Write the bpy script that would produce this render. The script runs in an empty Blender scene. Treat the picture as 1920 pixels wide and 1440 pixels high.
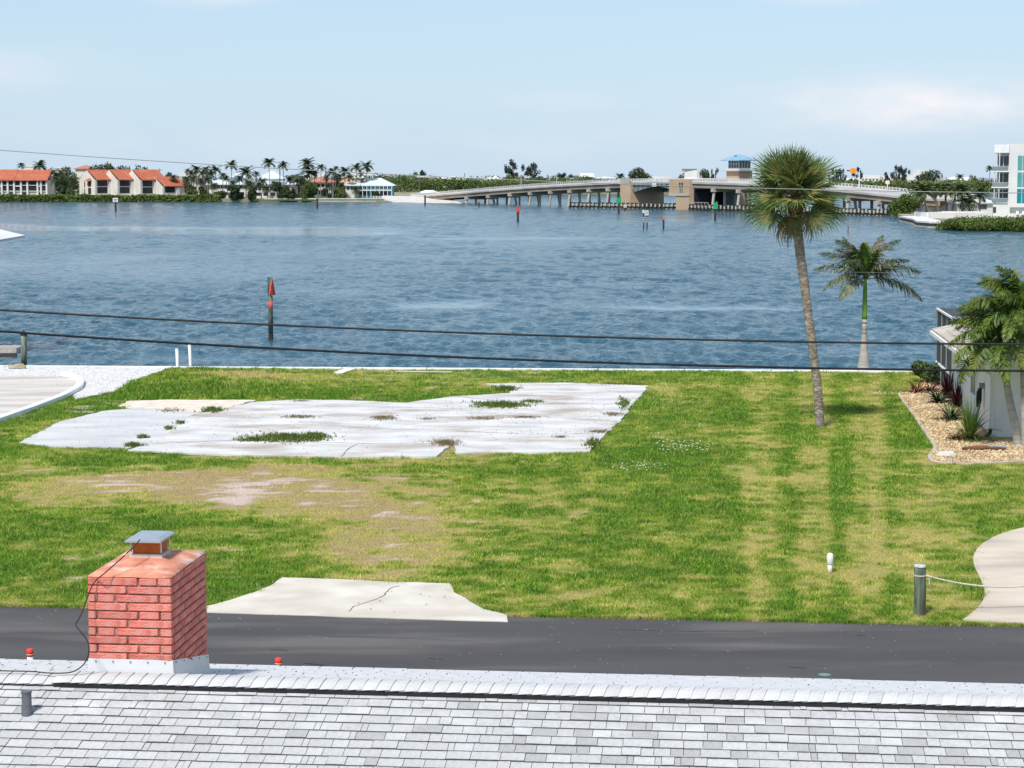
import bpy, bmesh, math, random
import numpy as np
from mathutils import Vector, Matrix

# ------------------------------------------------------------------ camera, sky, sun, exposure
F = 3880.0                       # focal length in pixels of the 1920 px wide photograph
CAMZ = 9.0
PITCH = math.atan(390.0 / F)
scene = bpy.context.scene
col = scene.collection
cam_d = bpy.data.cameras.new('camera'); cam = bpy.data.objects.new('camera', cam_d); col.objects.link(cam)
cam_d.sensor_fit = 'HORIZONTAL'; cam_d.sensor_width = 36.0; cam_d.lens = F * 36.0 / 1920.0
cam_d.clip_start = 0.5; cam_d.clip_end = 30000
cam.location = (0, 0, CAMZ); cam.rotation_euler = (math.pi / 2 - PITCH, 0, 0)
scene.camera = cam

HAZE = (4.5, 5.65, 6.9, 1)
SUN_DIR = Vector((-0.38, -0.74, 1.12)).normalized()
elev = math.asin(SUN_DIR.z); azim = math.atan2(SUN_DIR.x, SUN_DIR.y)
world = bpy.data.worlds.new("World"); scene.world = world; world.use_nodes = True
wn = world.node_tree.nodes; wl = world.node_tree.links; wn.clear()
wo = wn.new('ShaderNodeOutputWorld'); bg = wn.new('ShaderNodeBackground')
sky = wn.new('ShaderNodeTexSky'); sky.sky_type = 'NISHITA'; sky.sun_disc = False
sky.sun_elevation = elev; sky.sun_rotation = azim % (2 * math.pi)
sky.air_density = 1.0; sky.dust_density = 0.6; sky.ozone_density = 3.0; sky.altitude = 0
tint = wn.new('ShaderNodeMix'); tint.data_type = 'RGBA'; tint.blend_type = 'MULTIPLY'; tint.inputs[0].default_value = 1.0
tint.inputs[7].default_value = (0.84, 0.95, 1.04, 1)
wl.new(sky.outputs[0], tint.inputs[6])
# thin drifting cloud, the same all round the sky
tc = wn.new('ShaderNodeTexCoord'); mp = wn.new('ShaderNodeMapping'); mp.inputs['Scale'].default_value = (11, 11, 34); mp.inputs['Location'].default_value = (2.35, 0.4, 0.9)
nz = wn.new('ShaderNodeTexNoise'); nz.inputs['Scale'].default_value = 1.3; nz.inputs['Detail'].default_value = 7; nz.inputs['Roughness'].default_value = 0.55
rp = wn.new('ShaderNodeValToRGB'); rp.color_ramp.elements[0].position = 0.36; rp.color_ramp.elements[1].position = 0.66
rp.color_ramp.elements[1].color = (0.85, 0.85, 0.85, 1)
cl = wn.new('ShaderNodeMix'); cl.data_type = 'RGBA'; cl.inputs[7].default_value = (7.4, 7.05, 7.3, 1)
wl.new(tc.outputs['Generated'], mp.inputs[0]); wl.new(mp.outputs[0], nz.inputs['Vector']); wl.new(nz.outputs[0], rp.inputs[0])
# pale sea haze, thickest at the horizon in every direction
sx = wn.new('ShaderNodeSeparateXYZ'); wl.new(tc.outputs['Generated'], sx.inputs[0])
hz = wn.new('ShaderNodeMath'); hz.operation = 'ABSOLUTE'; wl.new(sx.outputs['Z'], hz.inputs[0])
h2 = wn.new('ShaderNodeMath'); h2.operation = 'MULTIPLY'; h2.inputs[1].default_value = -1 / .085; wl.new(hz.outputs[0], h2.inputs[0])
h3 = wn.new('ShaderNodeMath'); h3.operation = 'EXPONENT'; wl.new(h2.outputs[0], h3.inputs[0])
h4 = wn.new('ShaderNodeMath'); h4.operation = 'MULTIPLY_ADD'; h4.inputs[1].default_value = .42; h4.inputs[2].default_value = .45; wl.new(h3.outputs[0], h4.inputs[0])
hm = wn.new('ShaderNodeMix'); hm.data_type = 'RGBA'; hm.inputs[7].default_value = HAZE
wl.new(h4.outputs[0], hm.inputs[0]); wl.new(tint.outputs[2], hm.inputs[6])
def cmath(op, a, b_=None, c=None):
    q = wn.new('ShaderNodeMath'); q.operation = op
    for i, v in enumerate((a, b_, c)):
        if v is None: continue
        if isinstance(v, (int, float)): q.inputs[i].default_value = v
        else: wl.new(v, q.inputs[i])
    return q.outputs[0]
acc = None
for cx_, cz_, rx_, rz_, k_ in [(.20, .0335, .085, .0115, 1.0), (.27, .029, .06, .009, .9), (.14, .0265, .05, .006, .35), (-.14, .0865, .03, .006, .8), (.145, .0865, .025, .005, .8), (-.33, .05, .10, .012, .8), (.62, .07, .2, .02, .9), (-.75, .12, .2, .03, .8), (-.04, .016, .30, .010, .22), (.02, .036, .05, .006, .22)]:
    e_ = cmath('EXPONENT', cmath('MULTIPLY', cmath('ADD', cmath('POWER', cmath('ABSOLUTE', cmath('MULTIPLY_ADD', sx.outputs['X'], 1 / rx_, -cx_ / rx_)), 2.0), cmath('POWER', cmath('ABSOLUTE', cmath('MULTIPLY_ADD', sx.outputs['Z'], 1 / rz_, -cz_ / rz_)), 2.0)), -1.0))
    e_ = cmath('MULTIPLY', e_, k_); acc = e_ if acc is None else cmath('MAXIMUM', acc, e_)
cf = cmath('MULTIPLY', acc, rp.outputs[0])
wl.new(cf, cl.inputs[0]); wl.new(hm.outputs[2], cl.inputs[6]); wl.new(cl.outputs[2], bg.inputs[0])
bg.inputs[1].default_value = 0.10
wl.new(bg.outputs[0], wo.inputs[0])

sun_d = bpy.data.lights.new('sun', 'SUN'); sun_o = bpy.data.objects.new('sun', sun_d); col.objects.link(sun_o)
sun_d.energy = 3.5; sun_d.angle = math.radians(7); sun_d.color = (1.0, 0.95, 0.88)
sun_o.rotation_euler = SUN_DIR.to_track_quat('Z', 'Y').to_euler(); sun_o.location = (0, 0, 60)
scene.view_settings.view_transform = 'Standard'; scene.view_settings.look = 'None'
scene.view_settings.exposure = 0.42; scene.view_settings.gamma = 1.0; scene.view_settings.use_curve_mapping = False
scene.cycles.max_bounces = 6; scene.cycles.transparent_max_bounces = 8

# ------------------------------------------------------------------ measuring the place from the photograph
_cp, _sp = math.cos(PITCH), math.sin(PITCH)
def ray(px, py):
    a = (px - 960.0) / F; b = -(py - 720.0) / F
    return Vector((a, _cp + b * _sp, -_sp + b * _cp))
def P(px, py, z=0.0):
    d = ray(px, py); t = (z - CAMZ) / d.z
    return Vector((d.x * t, d.y * t, z))
def PY(px, py, Y):
    d = ray(px, py); t = Y / d.y
    return Vector((d.x * t, Y, CAMZ + d.z * t))
def YW(py, z=-1.2):               # distance at which the level z shows at row py
    return P(960, py, z).y
def proj(X, Y, Z=0.0):
    X = np.asarray(X, float); Y = np.asarray(Y, float); Z = np.asarray(Z, float) - CAMZ
    dep = Y * _cp - Z * _sp; up = Y * _sp + Z * _cp
    return 960 + F * X / dep, 720 - F * up / dep
SYAW = math.radians(-5.6)         # the street and the houses on it are turned a little from the view

# ------------------------------------------------------------------ numpy noise
def _h(ix, iy, s):
    n = (ix.astype(np.int64) * 374761393 + iy.astype(np.int64) * 668265263 + s * 1442695041) & 0xffffffff
    n = ((n ^ (n >> 13)) * 1274126177) & 0xffffffff
    n = n ^ (n >> 16)
    return (n & 0xffffff) / float(0xffffff)
def vnoise(x, y, s=0):
    x = np.asarray(x, float); y = np.asarray(y, float)
    ix = np.floor(x); iy = np.floor(y); fx = x - ix; fy = y - iy
    fx = fx * fx * (3 - 2 * fx); fy = fy * fy * (3 - 2 * fy)
    a = _h(ix, iy, s); b = _h(ix + 1, iy, s); c = _h(ix, iy + 1, s); d = _h(ix + 1, iy + 1, s)
    return (a * (1 - fx) + b * fx) * (1 - fy) + (c * (1 - fx) + d * fx) * fy
def fbm(x, y, s=0, o=4):
    v = 0; a = .5; t = 0
    for i in range(o):
        v = v + a * vnoise(x, y, s + i * 17); t += a; a *= .55; x = x * 2.03 + 5.2; y = y * 2.03 + 1.3
    return v / t
def inpoly(px, py, poly):
    px = np.asarray(px); py = np.asarray(py); r = np.zeros(px.shape, bool); n = len(poly)
    for i in range(n):
        x1, y1 = poly[i]; x2, y2 = poly[(i + 1) % n]
        if y1 == y2: continue
        c = ((y1 > py) != (y2 > py)) & (px < (x2 - x1) * (py - y1) / (y2 - y1) + x1)
        r ^= c
    return r

# ------------------------------------------------------------------ materials
def mat(name, c1, c2=None, scale=3.0, rough=0.8, bump=0.0, bscale=None, spec=0.3, metal=0.0, detail=6, stretch=(1, 1, 1), lo=0.35, hi=0.65, c3=None, s3=0.5, rnd=0.0, trans=0.0, emit=None):
    m = bpy.data.materials.new(name); m.use_nodes = True; n = m.node_tree.nodes; l = m.node_tree.links
    b = n['Principled BSDF']; b.inputs['Roughness'].default_value = rough; b.inputs['Metallic'].default_value = metal
    b.inputs['Specular IOR Level'].default_value = spec
    c1 = tuple(c1) + (1,); c2 = (tuple(c2) + (1,)) if c2 else tuple(min(1, x * 0.8) for x in c1[:3]) + (1,)
    tc = n.new('ShaderNodeTexCoord'); mp = n.new('ShaderNodeMapping'); mp.inputs['Scale'].default_value = stretch
    l.new(tc.outputs['Object'], mp.inputs[0])
    nz = n.new('ShaderNodeTexNoise'); nz.inputs['Scale'].default_value = scale; nz.inputs['Detail'].default_value = detail
    l.new(mp.outputs[0], nz.inputs['Vector'])
    rp = n.new('ShaderNodeMapRange'); rp.inputs[1].default_value = lo; rp.inputs[2].default_value = hi
    l.new(nz.outputs[0], rp.inputs[0])
    mx = n.new('ShaderNodeMix'); mx.data_type = 'RGBA'; mx.inputs[6].default_value = c1; mx.inputs[7].default_value = c2
    l.new(rp.outputs[0], mx.inputs[0]); out = mx.outputs[2]
    if c3:
        nz3 = n.new('ShaderNodeTexNoise'); nz3.inputs['Scale'].default_value = s3; nz3.inputs['Detail'].default_value = 5
        l.new(mp.outputs[0], nz3.inputs['Vector'])
        r3 = n.new('ShaderNodeMapRange'); r3.inputs[1].default_value = .5; r3.inputs[2].default_value = .68
        l.new(nz3.outputs[0], r3.inputs[0])
        m3 = n.new('ShaderNodeMix'); m3.data_type = 'RGBA'; m3.inputs[7].default_value = tuple(c3) + (1,)
        l.new(r3.outputs[0], m3.inputs[0]); l.new(out, m3.inputs[6]); out = m3.outputs[2]
    if rnd:
        oi = n.new('ShaderNodeObjectInfo'); ge = n.new('ShaderNodeNewGeometry')
        ad = n.new('ShaderNodeMath'); ad.operation = 'ADD'; l.new(oi.outputs['Random'], ad.inputs[0]); l.new(ge.outputs['Random Per Island'], ad.inputs[1])
        fr = n.new('ShaderNodeMath'); fr.operation = 'FRACT'; l.new(ad.outputs[0], fr.inputs[0])
        mr = n.new('ShaderNodeMapRange'); mr.inputs[3].default_value = 1 - rnd; mr.inputs[4].default_value = 1 + rnd * .6
        l.new(fr.outputs[0], mr.inputs[0])
        vm = n.new('ShaderNodeVectorMath'); vm.operation = 'SCALE'; l.new(out, vm.inputs[0]); l.new(mr.outputs[0], vm.inputs['Scale']); out = vm.outputs[0]
    l.new(out, b.inputs['Base Color'])
    if bump:
        bp = n.new('ShaderNodeBump'); bp.inputs['Strength'].default_value = min(1, bump); bp.inputs['Distance'].default_value = 0.02 * max(1, bump)
        nb = n.new('ShaderNodeTexNoise'); nb.inputs['Scale'].default_value = bscale or scale * 6; nb.inputs['Detail'].default_value = 4
        l.new(mp.outputs[0], nb.inputs['Vector']); l.new(nb.outputs[0], bp.inputs['Height']); l.new(bp.outputs[0], b.inputs['Normal'])
    if trans:
        tr = n.new('ShaderNodeBsdfTranslucent'); l.new(out, tr.inputs[0]); ms = n.new('ShaderNodeMixShader'); ms.inputs[0].default_value = trans
        l.new(b.outputs[0], ms.inputs[1]); l.new(tr.outputs[0], ms.inputs[2]); l.new(ms.outputs[0], n['Material Output'].inputs[0])
    return m
def colmat(name, rough=.9, grain=60, amp=.35, trans=0.0, bump=0.4):
    m = bpy.data.materials.new(name); m.use_nodes = True; n = m.node_tree.nodes; l = m.node_tree.links
    b = n['Principled BSDF']; b.inputs['Roughness'].default_value = rough; b.inputs['Specular IOR Level'].default_value = .15
    at = n.new('ShaderNodeAttribute'); at.attribute_name = 'Col'
    nz = n.new('ShaderNodeTexNoise'); nz.inputs['Scale'].default_value = grain; nz.inputs['Detail'].default_value = 4
    tc = n.new('ShaderNodeTexCoord'); l.new(tc.outputs['Object'], nz.inputs['Vector'])
    mr = n.new('ShaderNodeMapRange'); mr.inputs[1].default_value = .3; mr.inputs[2].default_value = .7; mr.inputs[3].default_value = 1 - amp; mr.inputs[4].default_value = 1 + amp
    l.new(nz.outputs[0], mr.inputs[0])
    vm = n.new('ShaderNodeVectorMath'); vm.operation = 'SCALE'; l.new(at.outputs['Color'], vm.inputs[0]); l.new(mr.outputs[0], vm.inputs['Scale'])
    l.new(vm.outputs[0], b.inputs['Base Color'])
    if bump:
        bp = n.new('ShaderNodeBump'); bp.inputs['Strength'].default_value = bump; bp.inputs['Distance'].default_value = .03; l.new(nz.outputs[0], bp.inputs['Height']); l.new(bp.outputs[0], b.inputs['Normal'])
    if trans:
        tr = n.new('ShaderNodeBsdfTranslucent'); l.new(vm.outputs[0], tr.inputs[0]); ms = n.new('ShaderNodeMixShader'); ms.inputs[0].default_value = trans
        l.new(b.outputs[0], ms.inputs[1]); l.new(tr.outputs[0], ms.inputs[2]); l.new(ms.outputs[0], n['Material Output'].inputs[0])
    return m
M = {}
M['white'] = mat('white_paint', (.80, .80, .78), (.70, .70, .68), 1.5, .6)
M['stucco'] = mat('white_stucco', (.78, .77, .74), (.70, .69, .66), .8, .85, .3, 30)
M['offwhite'] = mat('cream_wall', (.72, .68, .60), (.62, .58, .50), .3, .85)
M['vwhite'] = mat('bright_wall', (.70, .69, .67), (.62, .61, .60), .2, .8)
M['beige'] = mat('beige_render', (.52, .38, .25), (.45, .32, .21), .25, .85)
M['orange_tile'] = mat('orange_roof_tile', (.44, .13, .07), (.34, .095, .05), .8, .8, c3=(.44, .16, .09), s3=.3)
M['pink_tile'] = mat('pink_roof_tile', (.48, .20, .15), (.36, .15, .11), .6, .8)
M['metal_roof'] = mat('pale_metal_roof', (.62, .68, .70), (.52, .59, .62), .5, .45, stretch=(1, .2, 1))
M['blue_roof'] = mat('blue_metal_roof', (.24, .42, .55), (.18, .34, .46), .5, .4)
M['blue_wall'] = mat('turquoise_wall', (.08, .42, .52), (.06, .33, .42), .5, .7)
M['dark'] = mat('dark_opening', (.015, .016, .02), (.03, .03, .035), .5, .4)
M['glass'] = mat('window_glass', (.03, .045, .055), (.06, .08, .09), .4, .12, spec=.6)
M['greenglass'] = mat('green_tinted_glass', (.10, .36, .33), (.06, .26, .27), .3, .12, spec=.6)
M['tealglass'] = mat('teal_tinted_glass', (.01, .20, .26), (.02, .26, .30), .3, .12, spec=.6)
M['concrete'] = mat('pale_concrete', (.60, .57, .53), (.48, .46, .42), .5, .85, .3, 12)
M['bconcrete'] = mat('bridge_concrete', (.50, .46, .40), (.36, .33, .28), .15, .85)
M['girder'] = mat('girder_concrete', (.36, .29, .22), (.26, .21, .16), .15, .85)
M['steel'] = mat('grey_green_steel', (.16, .20, .21), (.24, .28, .28), .4, .6)
M['timber'] = mat('weathered_timber', (.05, .085, .055), (.22, .25, .19), 9, .9, .6, 30, stretch=(1, 1, .15), c3=(.07, .055, .04), s3=3)
M['darktimber'] = mat('wet_dark_timber', (.03, .03, .025), (.06, .055, .045), 3, .8, .5, 20)
M['asphalt'] = mat('asphalt', (.092, .087, .086), (.062, .059, .060), .35, .92, .5, 90, detail=10, stretch=(.35, 1.6, 1), c3=(.130, .120, .114), s3=.5, lo=.3, hi=.7)
M['red'] = mat('red_board', (.85, .05, .035), (.75, .04, .03), 3, .5)
M['green'] = mat('green_board', (.03, .45, .16), (.03, .35, .12), 3, .5)
M['black'] = mat('black_rubber', (.012, .012, .013), (.02, .02, .02), 8, .6)
M['bark'] = mat('palm_bark', (.30, .25, .20), (.13, .10, .08), 9, .95, .8, 24, stretch=(1, 1, 2.2), c3=(.42, .38, .33), s3=5)
M['boots'] = mat('palm_boots', (.20, .09, .05), (.10, .05, .03), 5, .95, .8, 20)
M['greybark'] = mat('royal_palm_trunk', (.42, .40, .36), (.28, .26, .23), 3, .9, .4, 12, stretch=(.3, .3, 3))
M['shaft'] = mat('green_crownshaft', (.12, .26, .03), (.17, .32, .05), 2, .5)
M['fan'] = mat('fan_leaf', (.13, .21, .05), (.05, .095, .022), 1.2, .55, rnd=.45, trans=.25, c3=(.30, .28, .08), s3=1.2, spec=.6)
M['fandead'] = mat('dry_fan_leaf', (.30, .19, .08), (.22, .13, .06), 2, .8, rnd=.3)
M['royal'] = mat('royal_leaf', (.10, .18, .035), (.05, .10, .025), 1.5, .5, rnd=.45, trans=.35, c3=(.24, .20, .14), s3=.9, spec=.5)
M['royalgrey'] = mat('wind_burnt_leaf', (.19, .20, .12), (.09, .12, .05), 2.5, .6, rnd=.45, spec=.4)
M['foxtail'] = mat('bright_palm_leaf', (.24, .37, .07), (.12, .21, .04), 1.2, .5, rnd=.4, trans=.45, c3=(.24, .24, .05), s3=.8, spec=.5)
M['leafdark'] = mat('dark_leaf', (.05, .08, .028), (.025, .042, .018), .3, .7, rnd=.5, c3=(.055, .075, .02), s3=.2)
M['leafmid'] = mat('mid_leaf', (.11, .165, .035), (.05, .085, .022), .3, .7, rnd=.5, trans=.15, c3=(.17, .18, .05), s3=.12)
M['leafbright'] = mat('mangrove_leaf', (.125, .19, .03), (.05, .09, .016), .5, .65, rnd=.5, trans=.15, c3=(.12, .15, .03), s3=.35)
M['leafblue'] = mat('pine_needles', (.045, .06, .045), (.025, .035, .03), .4, .8, rnd=.4)
M['palmfar'] = mat('far_palm_leaf', (.06, .09, .035), (.03, .05, .02), .4, .6, rnd=.5)
M['datefar'] = mat('date_palm_leaf', (.12, .15, .05), (.06, .09, .03), .4, .6, rnd=.5, trans=.15)
M['trunkfar'] = mat('far_trunk', (.20, .17, .14), (.12, .10, .08), .8, .9)
M['redleaf'] = mat('red_cordyline_leaf', (.12, .02, .025), (.05, .012, .02), 3, .5, rnd=.5, trans=.15)
M['brownleaf'] = mat('dry_brown_leaf', (.30, .15, .08), (.18, .09, .05), 3, .8, rnd=.4)
M['sheet_metal'] = mat('white_metal_flashing', (.70, .71, .72), (.62, .63, .64), 2, .4, spec=.5, metal=.1)
M['galv'] = mat('galvanised_cap', (.60, .62, .65), (.52, .54, .57), 4, .35, spec=.5, metal=.7)
M['flue'] = mat('clay_flue', (.55, .17, .04), (.38, .12, .035), 9, .8)
M['rail'] = mat('pale_rail', (.68, .68, .68), (.60, .60, .60), .5, .6)
M['orange'] = mat('orange_board', (.85, .30, .03), (.7, .24, .03), 1, .5)
M['brick'] = mat('painted_brick', (.75, .235, .18), (.62, .17, .13), 14, .9, .9, 90, rnd=.16, c3=(.74, .34, .28), s3=5, detail=10, spec=.1)
M['mortar'] = mat('red_mortar', (.16, .04, .035), (.40, .22, .19), 12, .9, .5, 40)
M['crown'] = mat('mortar_crown', (.64, .30, .20), (.52, .19, .12), 5, .9, .5, 30, c3=(.76, .62, .55), s3=3.2, spec=.1)
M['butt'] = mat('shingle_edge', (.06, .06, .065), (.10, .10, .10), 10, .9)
for i, c in enumerate([(.55, .55, .545), (.515, .515, .51), (.535, .535, .53), (.43, .43, .425), (.58, .58, .575)]):
    M['sh%d' % i] = mat('shingle_granules', c, tuple(x * .84 for x in c), 26, .9, .5, 160, detail=8, c3=tuple(x * 1.08 for x in c), s3=3)
M['shfar'] = mat('far_slope_granules', (.60, .60, .60), (.50, .50, .50), 8, .9, c3=(.55, .55, .55), s3=2)
M['drive'] = mat('driveway_concrete', (.60, .52, .42), (.50, .43, .34), .8, .85, .3, 40, c3=(.40, .34, .29), s3=.5, stretch=(.6, 1.3, 1))
M['apron'] = mat('apron_concrete', (.60, .55, .47), (.50, .45, .38), .9, .85, .3, 40, c3=(.66, .62, .55), s3=.6)
M['slab'] = mat('old_white_slab', (.62, .61, .595), (.47, .46, .445), .9, .85, .3, 20, c3=(.38, .32, .27), s3=.55, stretch=(.6, 1.0, 1), detail=12, lo=.42, hi=.70)
M['slabgrey'] = mat('grey_worn_slab', (.46, .46, .465), (.60, .59, .58), .8, .85, .3, 20, stretch=(.4, 1.2, 1), detail=9)
M['gravelbase'] = mat('white_shell', (.70, .69, .67), (.54, .52, .50), 14, .9, .8, 40, detail=8)
M['bedbase'] = mat('shell_mulch_base', (.52, .40, .24), (.38, .27, .15), 8, .9, .5, 30)
M['rubble'] = mat('mixed_river_stone', (.66, .52, .32), (.42, .28, .15), 1.5, .8, rnd=.45)
M['screen'] = mat('insect_screen', (.04, .045, .05), (.06, .065, .07), 4, .7)
M['tile'] = mat('pale_roof_tile', (.47, .42, .37), (.34, .29, .26), 6, .85, .4, 30, rnd=.18, c3=(.58, .52, .47), s3=1)
M['bandpale'] = mat('trunk_band', (.62, .60, .55), (.5, .48, .44), 3, .8)
M['banddark'] = mat('trunk_dark_band', (.10, .085, .07), (.16, .14, .12), 3, .8)
M['crack'] = mat('crack_fill', (.16, .14, .11), (.24, .21, .17), 3, .95)
M['twig'] = mat('rope_fibre', (.62, .58, .48), (.48, .44, .36), 20, .9)
M['ringgreen'] = mat('green_spray_paint', (.02, .30, .20), (.03, .4, .28), 8, .7)

# ------------------------------------------------------------------ mesh builders
class MB:
    def __init__(s): s.v = []; s.f = []; s.m = []
    def add(s, vs, fs, mi=0):
        o = len(s.v); s.v += [tuple(v) for v in vs]; s.f += [tuple(i + o for i in f) for f in fs]; s.m += [mi] * len(fs)
    def box(s, c, sz, rz=0, mi=0, taper=1.0, rx=0, ry=0):
        hx, hy, hz = sz[0] / 2, sz[1] / 2, sz[2] / 2
        R = Matrix.Rotation(rz, 3, 'Z') @ Matrix.Rotation(ry, 3, 'Y') @ Matrix.Rotation(rx, 3, 'X'); c = Vector(c)
        vs = []
        for z in (-hz, hz):
            k = taper if z > 0 else 1
            for x, y in ((-hx, -hy), (hx, -hy), (hx, hy), (-hx, hy)): vs.append(c + R @ Vector((x * k, y * k, z)))
        s.add(vs, [(0, 3, 2, 1), (4, 5, 6, 7), (0, 1, 5, 4), (1, 2, 6, 5), (2, 3, 7, 6), (3, 0, 4, 7)], mi); return s
    def bb(s, x0, x1, y0, y1, z0, z1, mi=0): return s.box(((x0 + x1) / 2, (y0 + y1) / 2, (z0 + z1) / 2), (x1 - x0, y1 - y0, z1 - z0), 0, mi)
    def quad(s, a, b, c, d, mi=0): s.add([a, b, c, d], [(0, 1, 2, 3)], mi); return s
    def prism(s, poly, z0, z1, mi=0, mis=None):
        n = len(poly); vs = [(p[0], p[1], z0) for p in poly] + [(p[0], p[1], z1) for p in poly]
        s.add(vs, [tuple(range(n - 1, -1, -1)), tuple(range(n, 2 * n))], mi)
        s.add(vs, [(i, (i + 1) % n, n + (i + 1) % n, n + i) for i in range(n)], mi if mis is None else mis); return s
    def tube(s, pts, r, sides=8, mi=0, cap=True):
        pts = [Vector(p) for p in pts]; n = len(pts); rs = r if isinstance(r, (list, tuple)) else [r] * n; vs = []; fs = []
        for i, p in enumerate(pts):
            t = (pts[min(i + 1, n - 1)] - pts[max(i - 1, 0)]).normalized()
            u = t.cross(Vector((0, 1, 0)) if abs(t.y) < .9 else Vector((1, 0, 0))).normalized(); w = t.cross(u)
            for k in range(sides):
                a = 2 * math.pi * k / sides; vs.append(p + (u * math.cos(a) + w * math.sin(a)) * rs[i])
        for i in range(n - 1):
            for k in range(sides):
                k2 = (k + 1) % sides; fs.append((i * sides + k, i * sides + k2, (i + 1) * sides + k2, (i + 1) * sides + k))
        if cap: fs.append(tuple(range(sides - 1, -1, -1))); fs.append(tuple((n - 1) * sides + k for k in range(sides)))
        s.add(vs, fs, mi); return s
    def gable(s, x0, x1, y0, y1, z0, z1, over=.0, mi=0, th=.25):     # ridge along x
        ym = (y0 + y1) / 2
        for a, b in ((y0 - over, ym), (y1 + over, ym)):
            s.add([(x0, a, z0), (x1, a, z0), (x1, b, z1), (x0, b, z1), (x0, a, z0 - th), (x1, a, z0 - th), (x1, b, z1 - th), (x0, b, z1 - th)],
                  [(0, 1, 2, 3), (7, 6, 5, 4), (0, 4, 5, 1), (0, 3, 7, 4), (1, 5, 6, 2)], mi)
        return s
    def hip(s, x0, x1, y0, y1, z0, z1, mi=0, th=.25, inset=None):
        w = (y1 - y0) / 2; i = w if inset is None else inset
        if x1 - x0 < 2 * i: i = (x1 - x0) / 2 - .01
        ym = (y0 + y1) / 2
        vs = [(x0, y0, z0), (x1, y0, z0), (x1, y1, z0), (x0, y1, z0), (x0 + i, ym, z1), (x1 - i, ym, z1), (x0, y0, z0 - th), (x1, y0, z0 - th), (x1, y1, z0 - th), (x0, y1, z0 - th)]
        s.add(vs, [(0, 1, 5, 4), (1, 2, 5), (2, 3, 4, 5), (3, 0, 4), (9, 8, 7, 6), (0, 6, 7, 1), (1, 7, 8, 2), (2, 8, 9, 3), (3, 9, 6, 0)], mi); return s
    def mesh(s, name, mats, smooth=False):
        me = bpy.data.meshes.new(name); me.from_pydata(s.v, [], s.f)
        for m in (mats if isinstance(mats, (list, tuple)) else [mats]): me.materials.append(M[m] if isinstance(m, str) else m)
        if any(s.m): me.polygons.foreach_set('material_index', s.m)
        if smooth: me.polygons.foreach_set('use_smooth', [True] * len(s.f))
        me.update(); return me
    def build(s, name, mats, parent=None, loc=(0, 0, 0), smooth=False, rz=0, **kw):
        return link(name, s.mesh(name, mats, smooth), parent, loc, rz, **kw)
def link(name, me, parent=None, loc=(0, 0, 0), rz=0, label=None, cat=None, group=None, kind=None):
    o = bpy.data.objects.new(name, me); col.objects.link(o); o.location = loc; o.rotation_euler = (0, 0, rz)
    if parent is not None: o.parent = parent
    return tag(o, label, cat, group, kind)
def tag(o, label=None, cat=None, group=None, kind=None):
    if label: o['label'] = label
    if cat: o['category'] = cat
    if group: o['group'] = group
    if kind: o['kind'] = kind
    return o
def thing(name, label, cat, loc=(0, 0, 0), rz=0, group=None): return link(name, None, None, loc, rz, label, cat, group)
def copy_thing(root, loc, rz, label, group=None, scale=(1, 1, 1)):
    r = root.copy(); col.objects.link(r); r.location = loc; r.rotation_euler = (0, 0, rz); r.scale = scale; r['label'] = label
    if group: r['group'] = group
    for ch in KIDS[root.name]:
        c = ch.copy(); col.objects.link(c); c.parent = r
        for g in KIDS.get(ch.name, []):
            d = g.copy(); col.objects.link(d); d.parent = c
    return r
KIDS = {}
def npmesh(name, V, Fq, mats, colr=None, smooth=False):
    me = bpy.data.meshes.new(name); V = np.asarray(V, np.float32); Fq = np.asarray(Fq, np.int32); k = Fq.shape[1]
    me.vertices.add(len(V)); me.vertices.foreach_set('co', V.ravel())
    me.loops.add(Fq.size); me.loops.foreach_set('vertex_index', Fq.ravel())
    me.polygons.add(len(Fq)); me.polygons.foreach_set('loop_start', np.arange(0, Fq.size, k, dtype=np.int32))
    if smooth: me.polygons.foreach_set('use_smooth', np.ones(len(Fq), bool))
    if colr is not None:
        at = me.color_attributes.new('Col', 'FLOAT_COLOR', 'POINT')
        c4 = np.ones((len(V), 4), np.float32); c4[:, :3] = colr; at.data.foreach_set('color', c4.ravel())
    for m in (mats if isinstance(mats, (list, tuple)) else [mats]): me.materials.append(M[m] if isinstance(m, str) else m)
    me.update(calc_edges=True); me.validate(); return me
def leafcards(C, N, size, rng, jit=.7, aspect=.6):
    """leaf-sized quads at centres C, facing roughly N"""
    n = len(C); N = N + rng.normal(0, jit, (n, 3)); N /= np.linalg.norm(N, axis=1)[:, None] + 1e-9
    U = np.cross(N, rng.normal(0, 1, (n, 3))); U /= np.linalg.norm(U, axis=1)[:, None] + 1e-9; W = np.cross(N, U)
    s = (size * rng.uniform(.6, 1.3, n))[:, None] if np.isscalar(size) else size[:, None]
    V = np.stack([C - U * s, C - W * s * aspect, C + U * s, C + W * s * aspect], 1).reshape(-1, 3)
    return V, np.arange(4 * n).reshape(-1, 4)
def lobes_pts(lobes, n, rng, fill=.35):
    w = np.array([l[3] * l[4] for l in lobes]); w = w / w.sum(); pick = rng.choice(len(lobes), n, p=w)
    L = np.array(lobes)[pick]; d = rng.normal(0, 1, (n, 3)); d /= np.linalg.norm(d, axis=1)[:, None]
    r = rng.uniform(fill, 1.0, n) ** .6 * rng.uniform(.85, 1.12, n)
    C = L[:, :3] + d * r[:, None] * L[:, [3, 3, 4]]
    return C, d
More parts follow.
